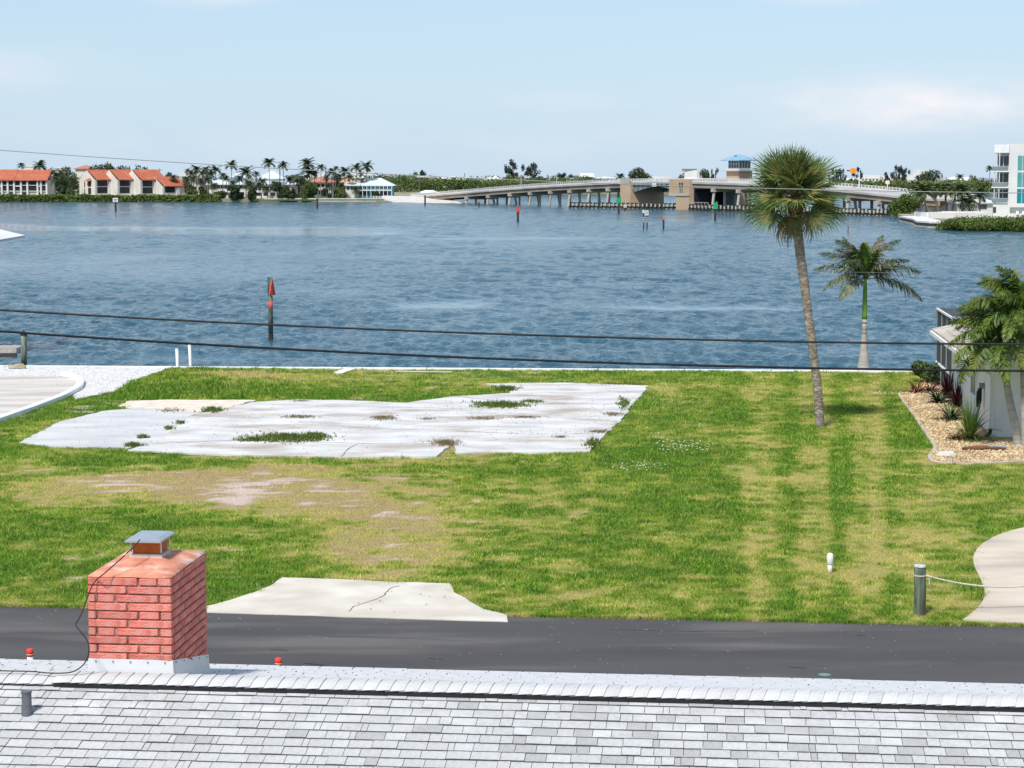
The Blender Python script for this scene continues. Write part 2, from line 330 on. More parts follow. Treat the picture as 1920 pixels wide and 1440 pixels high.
# ================================================================== SETTING: water, land, street
def wline(a, b):
    k = (b.y - a.y) / (b.x - a.x); return lambda x: a.y + k * (x - a.x)
WALL = wline(P(0, 688), P(1920, 699))            # back edge of the lawn, at the seawall
ROADF = wline(P(0, 1137), P(1400, 1165))         # far edge of the asphalt
ground = MB().prism([(-260, -90), (260, -90), (260, WALL(260)), (-260, WALL(-260))], -3.0, -.03)
ground.build('ground', [mat('ground_soil', (.10, .13, .04), (.20, .18, .09), .6, .95, .3, 20)], kind='structure')

def water_material():
    m = bpy.data.materials.new('bay_water'); m.use_nodes = True; n = m.node_tree.nodes; l = m.node_tree.links
    b = n['Principled BSDF']; b.inputs['IOR'].default_value = 1.33; b.inputs['Specular IOR Level'].default_value = .5
    tc = n.new('ShaderNodeTexCoord')
    def noise(sc, det, stretch=(1, 1, 1), dist=0.0):
        mp = n.new('ShaderNodeMapping'); mp.inputs['Scale'].default_value = stretch; l.new(tc.outputs['Object'], mp.inputs[0])
        z = n.new('ShaderNodeTexNoise'); z.inputs['Scale'].default_value = sc; z.inputs['Detail'].default_value = det; z.inputs['Distortion'].default_value = dist
        l.new(mp.outputs[0], z.inputs['Vector']); return z.outputs[0]
    big = noise(.010, 3, (.35, 1.4, 1)); ca = n.new('ShaderNodeAttribute'); ca.attribute_name = 'Col'
    def rng_(src, a, b_, c, d):
        r = n.new('ShaderNodeMapRange'); r.inputs[1].default_value = a; r.inputs[2].default_value = b_; r.inputs[3].default_value = c; r.inputs[4].default_value = d
        l.new(src, r.inputs[0]); return r.outputs[0]
    def math_(op, a, b_):
        r = n.new('ShaderNodeMath'); r.operation = op
        for i, q in enumerate((a, b_)):
            if isinstance(q, (int, float)): r.inputs[i].default_value = q
            else: l.new(q, r.inputs[i])
        return r.outputs[0]
    # calm slicks lie on the water as long patches where the ripples are smaller
    strength = rng_(ca.outputs['Fac'], 0, .8, 1.0, .05)
    w1 = noise(3.4, 4, (1.0, .45, 1), .8); w2 = noise(1.3, 4, (1.0, .35, 1), .8); w3 = noise(.34, 3, (1.0, .32, 1), .5)
    h = math_('ADD', math_('MULTIPLY', w1, .26), math_('MULTIPLY', w2, .50))
    bp = n.new('ShaderNodeBump'); bp.inputs['Distance'].default_value = 1.0
    l.new(strength, bp.inputs['Strength']); l.new(h, bp.inputs['Height']); l.new(bp.outputs[0], b.inputs['Normal'])
    mx = n.new('ShaderNodeMix'); mx.data_type = 'RGBA'; mx.inputs[6].default_value = (.012, .066, .094, 1); mx.inputs[7].default_value = (.018, .082, .115, 1)
    l.new(big, mx.inputs[0]); l.new(mx.outputs[2], b.inputs['Base Color'])
    b.inputs['Roughness'].default_value = .10
    return m
WM = water_material()
NR, NC = 1100, 620
wy = 94.0 * (1250 / 94.0) ** (np.arange(NR) / (NR - 1)); wa = np.linspace(-.31, .31, NC); WX = wa[None, :] * wy[:, None]; WY = np.repeat(wy[:, None], NC, 1)
CALM = [(330, 429, 420, 5, 1.1), (560, 437, 220, 4.5, 1.0), (90, 424, 200, 4, .7), (250, 505, 420, 26, .55), (620, 545, 130, 12, .5), (860, 573, 110, 8, .95), (1350, 577, 190, 6, .9), (1000, 450, 200, 3, .5), (1100, 532, 160, 4, .35), (1460, 415, 160, 6, .6), (1250, 405, 200, 3, .6), (1700, 470, 160, 5, .4), (400, 670, 300, 8, .45), (750, 480, 300, 6, .3), (1750, 660, 200, 10, .3), (200, 575, 200, 6, .3)]
wpx, wpy = proj(WX, WY, -1.2); nz_ = fbm(WX / 30., WY / 60., 91, 4); calm = np.clip((nz_ - .55) * 1.6, 0, .4)
for a_, b_, rx_, ry_, k_ in CALM: calm = calm + k_ * np.exp(-(np.abs(wpx + (nz_ - .5) * 260 - a_) / rx_) ** 3 - ((wpy + (nz_ - .5) * 16 - b_) / ry_) ** 2)
calm = np.clip(calm, 0, 1); WZ = np.zeros_like(WX); sp_ = np.maximum(.62 / NC * WY, WY * math.log(1250 / 94.) / NR * .55)
for i_, (lam, sl_) in enumerate([(.5, .12), (.85, .13), (1.4, .095), (2.4, .045), (4.6, .016)]):
    wgt = np.clip(lam / (2.6 * sp_) - 1, 0, 1); n_ = vnoise(WX / lam * 1.0 + i_ * 7.7, WY / lam * .62 + .3 * WX / lam, 200 + i_); WZ += (1 - 2 * np.abs(n_ - .5)) ** 1.4 * lam * sl_ * 1.15 * wgt * (1 + (1.6 if lam > 2 else .5) * np.clip((WY - 200) / 500, 0, 1)) * (1 - (.9 if lam < 6 else .6) * calm)
WZ -= WZ.mean(); fade = np.clip((WY - 94) / 6, 0, 1) * np.clip((1250 - WY) / 60, 0, 1); WZ = WZ * fade - 1.2
idx = np.arange(NR * NC).reshape(NR, NC)
link('bay_water', npmesh('bay_water', np.stack([WX, WY, WZ], -1).reshape(-1, 3), np.stack([idx[:-1, :-1], idx[:-1, 1:], idx[1:, 1:], idx[1:, :-1]], -1).reshape(-1, 4), [WM], np.repeat(calm.reshape(-1, 1), 3, 1), True), kind='structure')
wat = MB(); wat.add([(-9000, 90, -1.45), (9000, 90, -1.45), (9000, 12000, -1.45), (-9000, 12000, -1.45)], [(0, 1, 2, 3)])
wat.build('open_water', [WM], kind='structure')

# the far shore on the left, the shore beyond the bridge, the point on the right
land = mat('shore_ground', (.34, .30, .22), (.20, .20, .10), .08, .95)
yl = YW(378); yf = YW(364)
MB().prism([(-900, yl + 4), (P(745, 379, -1.2).x, yl + 4), (P(745, 379, -1.2).x, yl + 60), (P(745, 379, -1.2).x, yf + 5), (-900, yf + 900)][::1], -3, -.15).build('left_shore_ground', [land], kind='structure')
MB().prism([(-900, yf), (1500, yf), (2600, yf + 5200), (-2600, yf + 5200)], -3, -.25).build('far_shore_ground', [land], kind='structure')
pt = [P(*q, -1.2) for q in ((1660, 402), (1676, 406), (1712, 419), (1765, 424), (1840, 425), (1925, 426), (2500, 430))]
MB().prism([(p.x, p.y) for p in pt] + [(420, 700), (150, 650)], -3, -.2).build('right_point_ground', [land], kind='structure')

# seawall with a pale cap
sw = thing('seawall', 'long low white concrete seawall cap between the lawn and the bay water', 'seawall', (0, WALL(0), 0))
sl = (WALL(10) - WALL(0)) / 10; sa = math.atan(sl)
MB().box((0, .17, -1.2), (500, .3, 2.2)).build('wall_face', 'concrete', sw, rz=sa)
for k in range(26):
    MB().box((0, .15, -.03), (3.96, .5, .16)).build('cap_stone', 'white', sw, (-50 + 4 * k, (-50 + 4 * k) * sl, 0), rz=sa)

# ------------------------------------------------------------------ regions of the yard (outlines read off the photograph)
SLAB = [(240, 846), (300, 829), (330, 802), (362, 778), (420, 770), (470, 756), (560, 751), (640, 752), (760, 757), (850, 745), (955, 739), (965, 730), (912, 721), (1060, 719), (1215, 725), (1200, 745), (1178, 768), (1165, 790), (1130, 818), (1105, 848), (1000, 851), (920, 849), (858, 852), (850, 832), (818, 858), (640, 859), (420, 855)]
SLABL = [(38, 831), (110, 793), (190, 772), (262, 766), (378, 776), (352, 790), (330, 808), (292, 833), (240, 842), (225, 840), (100, 839)]
SAND = [(222, 762), (240, 753), (300, 750), (480, 751), (462, 757), (420, 768), (350, 777), (262, 768)]
GRAVEL = [(-60, 689), (318, 690), (285, 702), (245, 716), (215, 734), (175, 742), (140, 750), (118, 712), (-60, 716)]
LDRIVE = [(-260, 708), (118, 706), (142, 713), (152, 722), (120, 742), (60, 764), (0, 786), (-260, 860)]
APRON = [(385, 1139), (430, 1128), (480, 1112), (508, 1100), (528, 1085), (640, 1088), (740, 1093), (843, 1096), (852, 1112), (880, 1130), (908, 1144), (952, 1155), (952, 1168), (385, 1150)]
RDRIVE = [(1800, 1167), (1825, 1150), (1842, 1132), (1848, 1112), (1838, 1085), (1826, 1062), (1824, 1044), (1836, 1024), (1870, 1004), (1920, 990), (2050, 965), (2200, 950), (2200, 1175)]
BED = [(1685, 739), (1700, 735), (1722, 722), (1760, 716), (1800, 735), (1870, 815), (2000, 818), (2000, 862), (1920, 866), (1830, 870), (1750, 868), (1741, 860), (1757, 842), (1735, 810), (1710, 775)]
HOUSE = [(1792, 700), (1862, 822), (2100, 826), (2100, 700)]
STEP1 = [(625, 700), (655, 690), (672, 691), (640, 702)]
REG = [SLAB, SLABL, SAND, GRAVEL, LDRIVE, APRON, RDRIVE, BED, HOUSE]
def dense(poly, step=.25, jit=.0, seed=0, z=0):
    w = [P(x, y, z) for x, y in poly]; out = []
    for i, a in enumerate(w):
        b = w[(i + 1) % len(w)]; n = max(1, int((b - a).length / step)); nr = Vector((b.y - a.y, a.x - b.x, 0)).normalized() if (b - a).length > 1e-6 else Vector((0, 0, 0))
        for k in range(n):
            p = a.lerp(b, k / n)
            if jit:
                f = float(fbm(p.x * 1.7 + seed * 9, p.y * 1.7, seed, 4)) - .5; p = p + nr * f * 2 * jit
            out.append((p.x, p.y))
    return out
def smooth_poly(poly, it=2):
    for _ in range(it):
        poly = [q for i in range(len(poly)) for a, b in ((poly[i], poly[(i + 1) % len(poly)]),) for q in ((a[0] * .75 + b[0] * .25, a[1] * .75 + b[1] * .25), (a[0] * .25 + b[0] * .75, a[1] * .25 + b[1] * .75))]
    return poly
def sheet(name, poly, z, m, jit=0, seed=1, z0=-.06, **kw):
    return MB().prism(dense(poly, .22, jit, seed), z0, z).build(name, m, **kw)

# street
W_ROAD = 6.6
xs = [-90 + 2.0 * i for i in range(91)]
MB().prism([(x, ROADF(x) + .10 * (float(fbm(x * 1.3, 3.1, 5)) - .5)) for x in xs] + [(x, ROADF(x) - W_ROAD) for x in reversed(xs)], -.05, .012).build('road', 'asphalt', kind='structure')
MB().prism([(x, ROADF(x) - W_ROAD - .004) for x in (-90, 90)] + [(x, ROADF(x) - W_ROAD - 9) for x in (90, -90)], -.05, .004).build('near_verge', [mat('verge_grass', (.09, .14, .03), (.20, .20, .08), 2, .95, .5, 60)], kind='structure')
sheet('driveway_apron', APRON, .028, 'apron', .05, 3, kind='structure')
sheet('right_driveway', smooth_poly(RDRIVE, 1), .030, 'drive', 0, 4, kind='structure')
sheet('left_driveway', LDRIVE, .030, [mat('pale_drive', (.62, .58, .53), (.48, .44, .40), .6, .85, .3, 40, c3=(.40, .36, .33), s3=.35, stretch=(.4, 1.6, 1))], 0, 5, kind='structure')
sheet('shell_gravel_ground', GRAVEL, .014, 'gravelbase', .22, 6, kind='structure')
slabo = sheet('foundation_slab', SLAB, .046, 'slab', .13, 7, kind='structure')
slabl = sheet('worn_slab', SLABL, .036, 'slabgrey', .16, 8, kind='structure')
sheet('sand_patch', SAND, .026, [mat('pale_sand', (.74, .64, .54), (.60, .52, .43), 2, .95, .4, 50)], .22, 9, kind='structure')
sheet('planting_bed_ground', BED, .024, 'bedbase', 0, 10, kind='structure')
def ribbon(pts, w, z, seed=0, jit=.03):
    mb = MB(); w_ = [P(x, y, z) for x, y in pts]; q = []
    for a, b in zip(w_, w_[1:]):
        n = max(2, int((b - a).length / .15)); q += [a.lerp(b, k / n) for k in range(n)]
    q.append(w_[-1]); q = [p + Vector(((float(fbm(p.x * 2, p.y * 2, seed)) - .5) * 3 * jit, (float(fbm(p.x * 2, p.y * 2, seed + 5)) - .5) * 3 * jit, 0)) for p in q]
    rnd = random.Random(seed)
    L = []; R = []
    for i, p in enumerate(q):
        t = (q[min(i + 1, len(q) - 1)] - q[max(0, i - 1)]).normalized(); nr = Vector((-t.y, t.x, 0)) * w * rnd.uniform(.3, 1)
        L.append(p + nr); R.append(p - nr)
    n = len(q); mb.add(L + R, [(i, n + i, n + i + 1, i + 1) for i in range(n - 1)]); return mb
for i, (pts, w) in enumerate([([(362, 779), (440, 783), (520, 782), (700, 786), (840, 792)], .025), ([(470, 757), (640, 762), (800, 764), (905, 768)], .03),
                              ([(268, 832), (420, 826), (600, 829), (720, 832), (850, 831)], .035), ([(850, 742), (940, 752), (1080, 748), (1195, 748)], .025),
                              ([(930, 778), (1040, 782), (1165, 790)], .03), ([(860, 808), (990, 814), (1120, 812)], .03), ([(640, 800), (760, 806), (900, 803)], .02), ([(1010, 735), (1180, 737)], .02),
                              ([(640, 856), (652, 842), (668, 833)], .03), ([(560, 790), (700, 797)], .015), ([(1055, 756), (1150, 759)], .02)]):
    ribbon(pts, w * 1.1, .0505, 30 + i).build('crack', 'crack', slabo)
ribbon([(655, 1146), (668, 1136), (700, 1124), (722, 1116), (745, 1097)], .022, .0325, 77, .10).build('crack', 'crack', kind='structure')

# ------------------------------------------------------------------ lawn: colour map of real turf patches, then blades
def lerp3(a, b, t): return a + (b - a) * t[..., None]
DRY = [  # px, py, rx, ry, amount: dead or thin turf (negative: lush)
    (250, 915, 200, 32, .75), (480, 900, 120, 40, .9), (560, 925, 190, 36, .95), (330, 905, 110, 25, .8), (100, 930, 120, 30, .5), (760, 965, 130, 40, .8), (720, 1010, 170, 50, .65),
    (740, 1045, 120, 25, .45), (1080, 1097, 60, 14, .75), (1000, 990, 60, 20, .5), (1090, 965, 70, 25, .35), (1410, 985, 45, 150, .5), (1400, 860, 60, 60, .45), (1480, 1000, 90, 120, .35),
    (1540, 835, 80, 24, .6), (1660, 870, 90, 70, .4), (1690, 1000, 90, 60, .5), (1530, 1110, 60, 30, .55), (1680, 1060, 60, 30, .4), (1600, 790, 60, 20, .3), (1630, 805, 60, 26, .35), (640, 955, 200, 30, .5), (20, 875, 60, 14, .7),
    (860, 840, 34, 14, 1.1), (740, 868, 110, 8, .9), (120, 845, 120, 8, .7), (520, 712, 180, 8, .4), (430, 705, 60, 8, .6), (640, 706, 90, 8, .5), (1450, 740, 30, 50, .35), (1240, 735, 30, 10, .6), (700, 695, 130, 6, .45),
    (150, 785, 60, 10, .5), (1900, 930, 120, 40, .3), (1760, 930, 60, 40, .3), (1120, 1130, 60, 14, .3),
    (330, 730, 130, 22, -.6), (600, 740, 250, 14, -.45), (1330, 900, 130, 90, -.55), (1190, 870, 100, 40, -.4), (140, 1080, 200, 45, -.6), (60, 850, 200, 12, -.3), (430, 870, 260, 12, -.5), (970, 870, 200, 22, -.4),
    (1380, 780, 60, 60, -.35), (1150, 1060, 180, 40, -.6), (1000, 1100, 110, 20, -.5), (450, 1090, 100, 40, -.4), (950, 960, 90, 30, -.3), (1840, 1000, 40, 50, -.3), (1700, 830, 60, 30, -.3), (1100, 1140, 300, 10, -.4),
    (880, 700, 180, 6, -.2), (1100, 905, 110, 25, -.25), (1680, 900, 50, 30, -.3), (240, 985, 200, 25, -.25)]
BARE = [(480, 915, 90, 26, .85), (600, 920, 110, 16, .75), (250, 915, 70, 12, .7), (170, 912, 30, 9, .6), (350, 897, 25, 9, .5), (440, 930, 40, 10, .7), (760, 965, 110, 26, .28), (740, 1020, 90, 30, .28),
        (780, 940, 14, 5, .8), (745, 1030, 12, 5, .8), (750, 1052, 20, 5, .6), (10, 938, 20, 5, .6), (860, 840, 30, 12, .5), (430, 708, 40, 4, .8), (500, 700, 40, 3, .7), (160, 760, 40, 8, .8), (225, 748, 30, 5, .8), (555, 940, 60, 8, .5), (1240, 737, 22, 6, .5), (20, 878, 40, 4, .5), (270, 1003, 22, 3, .5), (200, 770, 24, 6, .4), (790, 700, 90, 3, .5)]
def turf(X, Y):
    px, py = proj(X, Y); n1 = fbm(X / 5.5, Y / 5.5, 3, 4); n2 = fbm(X / 1.3, Y / 1.3, 11, 4); n3 = fbm(X / .33, Y / .33, 23, 3); n4 = fbm(X / 1.1, Y / .38, 57, 4)
    wx = px + (n2 - .5) * 70; wy = py + (n2 - .5) * 26 + (n1 - .5) * 30
    dry = .36 + (n1 - .5) * 1.0 + (n2 - .5) * 1.0 + (n3 - .5) * 1.6 + (n4 - .5) * (.35 + .65 * (px < 960))
    for a, b, rx, ry, k in DRY: dry = dry + k * (.68 if a < 900 else .48) * np.exp(-((wx - a) / rx) ** 2 - ((wy - b) / ry) ** 2)
    bare = (n2 - .55) * .5 + (n3 - .5) * .8 + (n4 - .56) * 2.4 - .05 - .3 * (px > 1000)
    for a, b, rx, ry, k in BARE: bare = bare + k * .86 * np.exp(-((wx - a) / rx) ** 2 - ((wy - b) / ry) ** 2)
    # mower and tyre passes run from the street to the water on the right
    dry = dry + (.22 * np.sin((px - 1400 + (py - 700) * .03) / 17.0 + (n1 - .5) * 3) + .10 * np.sin((px - 1400) / 7.5 + (n1 - .5) * 4)) * np.exp(-((px - 1550) / 200) ** 4)
    for a_, w_, t0_, t1_, k_ in ((1566, 7, 815, 1010, -.8), (1592, 6, 815, 985, -.55), (1612, 8, 930, 1000, -.4), (1440, 9, 700, 1040, .25), (1395, 8, 850, 1060, .3)): dry = dry + k_ * np.exp(-((px + (n3 - .5) * 8 - a_ - (py - 900) * .06) / w_) ** 2) * np.clip((py - t0_) / 30, 0, 1) * np.clip((t1_ - py) / 30, 0, 1)
    left = 1 / (1 + np.exp((px - 960) / 60)); dd = dry; dry = np.clip(dry, 0, 1); c = np.zeros(np.shape(X) + (3,))
    A = np.array([.105, .23, .018]); B = np.array([.265, .345, .045]); C = np.array([.53, .47, .15]); D = np.array([.50, .35, .20]); E = np.array([.80, .64, .54])
    c = lerp3(np.broadcast_to(A, c.shape), B, np.clip(dry / .45, 0, 1)); c = lerp3(c, C, np.clip((dry - .45) / .42, 0, 1)); c = lerp3(c, D, np.clip((dd - .80 + (n4 - .5) * 1.2) / .5, 0, 1) * (.12 + .62 * left))
    c = lerp3(c, E, np.clip((bare - .42) * 3.0, 0, 1))
    return c, dry, bare
x0, x1, y0 = -27.0, 28.0, 41.0; st = .2
gx = np.arange(x0, x1 + .01, st); gy = np.arange(y0, 98.5, st); GX, GY = np.meshgrid(gx, gy)
for c_ in range(GX.shape[0]): pass
GY = np.minimum(GY, WALL(GX)); GY = np.maximum(GY, ROADF(GX) + .02)
cc, dr, br = turf(GX, GY); cc = cc * .6
ny, nx = GX.shape; idx = np.arange(ny * nx).reshape(ny, nx)
Q = np.stack([idx[:-1, :-1], idx[:-1, 1:], idx[1:, 1:], idx[1:, :-1]], -1).reshape(-1, 4)
GZ = .03 * (fbm(GX / 3, GY / 3, 77, 2) - .5) - .012
link('lawn', npmesh('lawn', np.stack([GX, GY, GZ], -1).reshape(-1, 3), Q, [colmat('turf', .95, 30, .3)], cc.reshape(-1, 3), True), kind='structure')
def in_regions(X, Y, amp=.25):
    n = (fbm(X * 1.1, Y * 1.1, 41, 3) - .5) * amp * 2.2; px, py = proj(X + n, Y + n); r = np.zeros(np.shape(X), bool)
    for R_ in REG: r |= inpoly(px, py, R_)
    return r
def tufts(name, X, Y, H, Wd, colr, m, seed, blades=3, lean=.6, z=0.0, **kw):
    rg = np.random.default_rng(seed); n = len(X); V = np.zeros((n, blades, 3, 3)); a = rg.uniform(0, 2 * np.pi, (n, blades)); off = rg.normal(0, 1, (n, blades, 2)) * Wd[:, None, None]
    bx = X[:, None] + off[..., 0]; by = Y[:, None] + off[..., 1]; h = H[:, None] * rg.uniform(.6, 1.25, (n, blades)); w = H[:, None] * .17
    V[..., 0, 0] = bx - np.cos(a) * w; V[..., 0, 1] = by - np.sin(a) * w * .5; V[..., 1, 0] = bx + np.cos(a) * w; V[..., 1, 1] = by + np.sin(a) * w * .5
    V[..., 0, 2] = z - .01; V[..., 1, 2] = z - .01; V[..., 2, 0] = bx + rg.normal(0, lean, (n, blades)) * h; V[..., 2, 1] = by + rg.normal(0, lean, (n, blades)) * h; V[..., 2, 2] = z + h
    k = rg.uniform(.45, 1.6, (n, blades, 1, 1)); C = np.broadcast_to(colr[:, None, None, :], (n, blades, 3, 3)) * k; s_ = (rg.uniform(0, 1, (n, blades, 1, 1)) < .16); C = np.where(s_, C * .5 + np.array([.30, .27, .10]), C)
    return link(name, npmesh(name, V.reshape(-1, 3), np.arange(n * blades * 3).reshape(-1, 3), [m], C.reshape(-1, 3)), kind='stuff', **kw)
bladem = colmat('grass_blade', .8, 3, .12, .35, 0)
rg = np.random.default_rng(5); NT = 330000
# denser near the street where the blades show larger
u = rg.uniform(0, 1, NT); Y = 41.5 + (97.2 - 41.5) * u ** 1.25; X = rg.uniform(-.262, .262, NT) * Y * 1.0
ok = (Y < WALL(X) - .12) & (Y > ROADF(X) + .03) & ~in_regions(X, Y)
X = X[ok]; Y = Y[ok]; c, d, b = turf(X, Y); keep = rg.uniform(0, 1, len(X)) > np.clip(b * 1.3, 0, .93)
X, Y, c, d, b = X[keep], Y[keep], c[keep], d[keep], b[keep]
lush = np.clip(1 - d, 0, 1); H = (.026 + .034 * lush) * rg.uniform(.7, 1.3, len(X)) * (1 + (Y - 42) / 110)
px, py = proj(X, Y); edge = (inpoly(px, py, [(200, 752), (240, 720), (330, 692), (540, 694), (520, 748)])); H = np.where(edge, H * 1.7, H)
nb = fbm(X / .9, Y / .9, 61, 3)
H = H * (0.6 + .9 * nb)
tufts('grass', X, Y, H, np.full(len(X), .06), c * (.72 + .6 * nb[:, None]), bladem, 6, label='short green and straw coloured lawn grass over the whole vacant lot', cat='grass')
# grass fringe spilling over the edge of the asphalt
X = rg.uniform(-12, 12, 9000); Y = ROADF(X) + rg.normal(0.02, .05, 9000); px, py = proj(X, Y); ok = ~(inpoly(px, py, APRON) | inpoly(px, py, RDRIVE)); X, Y = X[ok], Y[ok]
c, d, b = turf(X, Y); tufts('grass_fringe', X, Y, np.full(len(X), .07), np.full(len(X), .03), c * .9, bladem, 8, label='thin fringe of grass growing over the asphalt edge', cat='grass')
# weeds growing through the slab
WEED = [(540, 824, 62, 7, 900, 1), (480, 828, 36, 3, 200, 1), (938, 762, 48, 5, 650, 1), (720, 786, 24, 4, 300, 0), (560, 784, 30, 3, 260, 0), (398, 772, 18, 4, 200, 1), (836, 833, 26, 6, 500, 0), (338, 796, 10, 2, 50, 1), (905, 787, 30, 3, 160, 0),
        (985, 785, 34, 2, 160, 0), (1000, 756, 20, 2, 80, 1), (948, 731, 22, 4, 240, 1), (1150, 779, 20, 4, 180, 0), (1125, 812, 22, 3, 150, 0), (1050, 822, 14, 2, 60, 0), (800, 788, 20, 2, 70, 0), (250, 838, 16, 2.5, 120, 1), (318, 806, 8, 2, 40, 1), (1165, 722, 60, 2.5, 250, 0), (268, 822, 10, 2, 50, 1), (320, 772, 26, 4, 100, 0), (560, 754, 20, 2, 60, 0), (1110, 835, 14, 8, 120, 1), (1170, 760, 12, 10, 120, 1), (590, 822, 20, 6, 260, 1)]
XX = []; YY = []; CC = []; HH = []
for a, b_, rx, ry, n, g in WEED:
    qx = a + rg.normal(0, .5, n) * rx; qy = b_ + rg.normal(0, .5, n) * ry; t = (CAMZ) / ((qy - 720) / F * _cp + _sp); Yw = t * (_cp - (qy - 720) / F * _sp); Xw = t * (qx - 960) / F
    XX.append(Xw); YY.append(Yw); HH.append(np.full(n, .11 if g else .06)); CC.append(np.tile((.07, .12, .02) if g else (.16, .12, .06), (n, 1)))
tufts('weeds', np.concatenate(XX), np.concatenate(YY), np.concatenate(HH), np.full(sum(len(q) for q in XX), .03), np.concatenate(CC), bladem, 9, z=.045, label='clumps of green and brown weeds growing through cracks of the white slab', cat='weeds')
# white clover and litter flecks in the turf
def flecks(name, spots, size, m, label, z=.05, seed=3):
    r = np.random.default_rng(seed); V = []; Fq = []
    for a, b_, rx, ry, n in spots:
        for _ in range(n):
            p = P(a + r.normal(0, .5) * rx, b_ + r.normal(0, .5) * ry, z); s = size * r.uniform(.5, 1.5); o = len(V); an = r.uniform(0, 6.28)
            for k in range(4): V.append((p.x + math.cos(an + k * 1.57) * s, p.y + math.sin(an + k * 1.57) * s * r.uniform(.4, 1), z))
            V.append((p.x, p.y, z + s * .6)); Fq += [(o, o + 1, o + 4), (o + 1, o + 2, o + 4), (o + 2, o + 3, o + 4), (o + 3, o, o + 4)]
    return link(name, npmesh(name, V, Fq, m), kind='stuff', label=label, cat='litter')
flecks('clover_flowers', [(1225, 740, 60, 20, 60), (1280, 835, 70, 12, 90), (1190, 872, 60, 10, 50), (940, 705, 120, 8, 60), (1690, 736, 90, 3, 60), (1300, 775, 160, 50, 50)], .022, 'white', 'small white clover flowers scattered in the lawn grass', .06)
flecks('debris', [(600, 800, 500, 50, 420), (1000, 770, 300, 60, 420), (1000, 812, 220, 8, 90), (880, 765, 120, 8, 90), (1130, 780, 60, 60, 120), (200, 805, 200, 40, 90), (330, 765, 200, 16, 80), (160, 720, 140, 30, 100), (740, 1125, 200, 25, 16)], .022, 'crack', 'dark crumbs and dead leaf bits lying on the pale concrete', .05, 4)
def stones(name, poly, n, smin, smax, m, label, seed, z=.02):
    r = np.random.default_rng(seed); w = np.array([tuple(P(*q))[:2] for q in poly]); lo = w.min(0); hi = np.minimum(w.max(0), (24, 99))
    X = r.uniform(max(lo[0], -27), min(hi[0], 22), n * 6); Y = r.uniform(lo[1], hi[1], n * 6); px, py = proj(X, Y); ok = inpoly(px, py, poly) & ~inpoly(px, py, HOUSE) & (Y < WALL(X) - .1); X = X[ok][:n]; Y = Y[ok][:n]; n = len(X)
    s = r.uniform(smin, smax, n); d = np.array([(1, 0, 0), (0, 1, 0), (-1, 0, 0), (0, -1, 0), (0, 0, 1), (0, 0, -1)], float); V = d[None] * r.uniform(.6, 1.3, (n, 6, 3)) * s[:, None, None]; V[..., 2] *= .6
    a = r.uniform(0, 6.28, n); ca, sa_ = np.cos(a)[:, None], np.sin(a)[:, None]; x_ = V[..., 0] * ca - V[..., 1] * sa_; V[..., 1] = V[..., 0] * sa_ + V[..., 1] * ca; V[..., 0] = x_
    V[..., 0] += X[:, None]; V[..., 1] += Y[:, None]; V[..., 2] += z + s[:, None] * .25
    T = np.array([(0, 1, 4), (1, 2, 4), (2, 3, 4), (3, 0, 4), (1, 0, 5), (2, 1, 5), (3, 2, 5), (0, 3, 5)]); Fq = (np.arange(n)[:, None, None] * 6 + T[None]).reshape(-1, 3)
    return link(name, npmesh(name, V.reshape(-1, 3), Fq, m), kind='stuff', label=label, cat='stones')
stones('river_stones', BED, 9000, .03, .075, 'rubble', 'tan and cream river stones covering the curved planting bed', 12)
stones('shell_gravel', GRAVEL, 5000, .015, .035, [mat('shell_bits', (.84, .83, .81), (.60, .58, .56), 2, .9, rnd=.4)], 'crushed white shell gravel beside the curved left driveway', 13, .012)

flecks('road_grit', [(960, 1200, 1900, 90, 260), (300, 1150, 700, 14, 40), (1500, 1175, 800, 14, 40)], .012, [mat('pale_grit', (.45, .42, .38), (.25, .24, .22), 3, .9)], 'pale grit and leaf bits lying on the asphalt', .018, 21)
for i, (pts, w) in enumerate([([(505, 1217), (540, 1219)], .02), ([(575, 1243), (612, 1247)], .035), ([(800, 1234), (830, 1236)], .015), ([(1150, 1180), (1300, 1184), (1420, 1183)], .012), ([(600, 1192), (760, 1196), (900, 1203)], .010), ([(1480, 1251), (1512, 1253)], .02), ([(1604, 1190), (1622, 1192)], .02)]):
    ribbon(pts, w, .0165, 60 + i, .05).build('scuff_mark', 'black', kind='structure')
# kerbs
M['edging'] = mat('edging_concrete', (.50, .44, .35), (.38, .33, .26), 2, .9, .4, 30)
def kerb(name, pts, w, h, m, label, cat, step=.3):
    W_ = [P(x, y) for x, y in pts]; mb = MB(); q = []
    for a, b in zip(W_, W_[1:]):
        n = max(1, int((b - a).length / step)); q += [a.lerp(b, k / n) for k in range(n)]
    q.append(W_[-1])
    for _ in range(3): q = [q[0]] + [(q[i - 1] + q[i] * 2 + q[i + 1]) / 4 for i in range(1, len(q) - 1)] + [q[-1]]
    prof = [(-w / 2, -.05), (-w / 2, h * .85), (-w * .3, h), (w * .3, h), (w / 2, h * .85), (w / 2, -.05)]; vs = []; n = len(prof)
    for i, p in enumerate(q):
        t = (q[min(i + 1, len(q) - 1)] - q[max(0, i - 1)]).normalized(); nr = Vector((-t.y, t.x, 0)); vs += [p + nr * a + Vector((0, 0, b)) for a, b in prof]
    fs = [(i * n + k, i * n + (k + 1) % n, (i + 1) * n + (k + 1) % n, (i + 1) * n + k) for i in range(len(q) - 1) for k in range(n)]
    fs += [tuple(range(n))[::-1], tuple((len(q) - 1) * n + k for k in range(n))]
    mb.add(vs, fs); o = mb.build(name, m); return tag(o, label, cat)
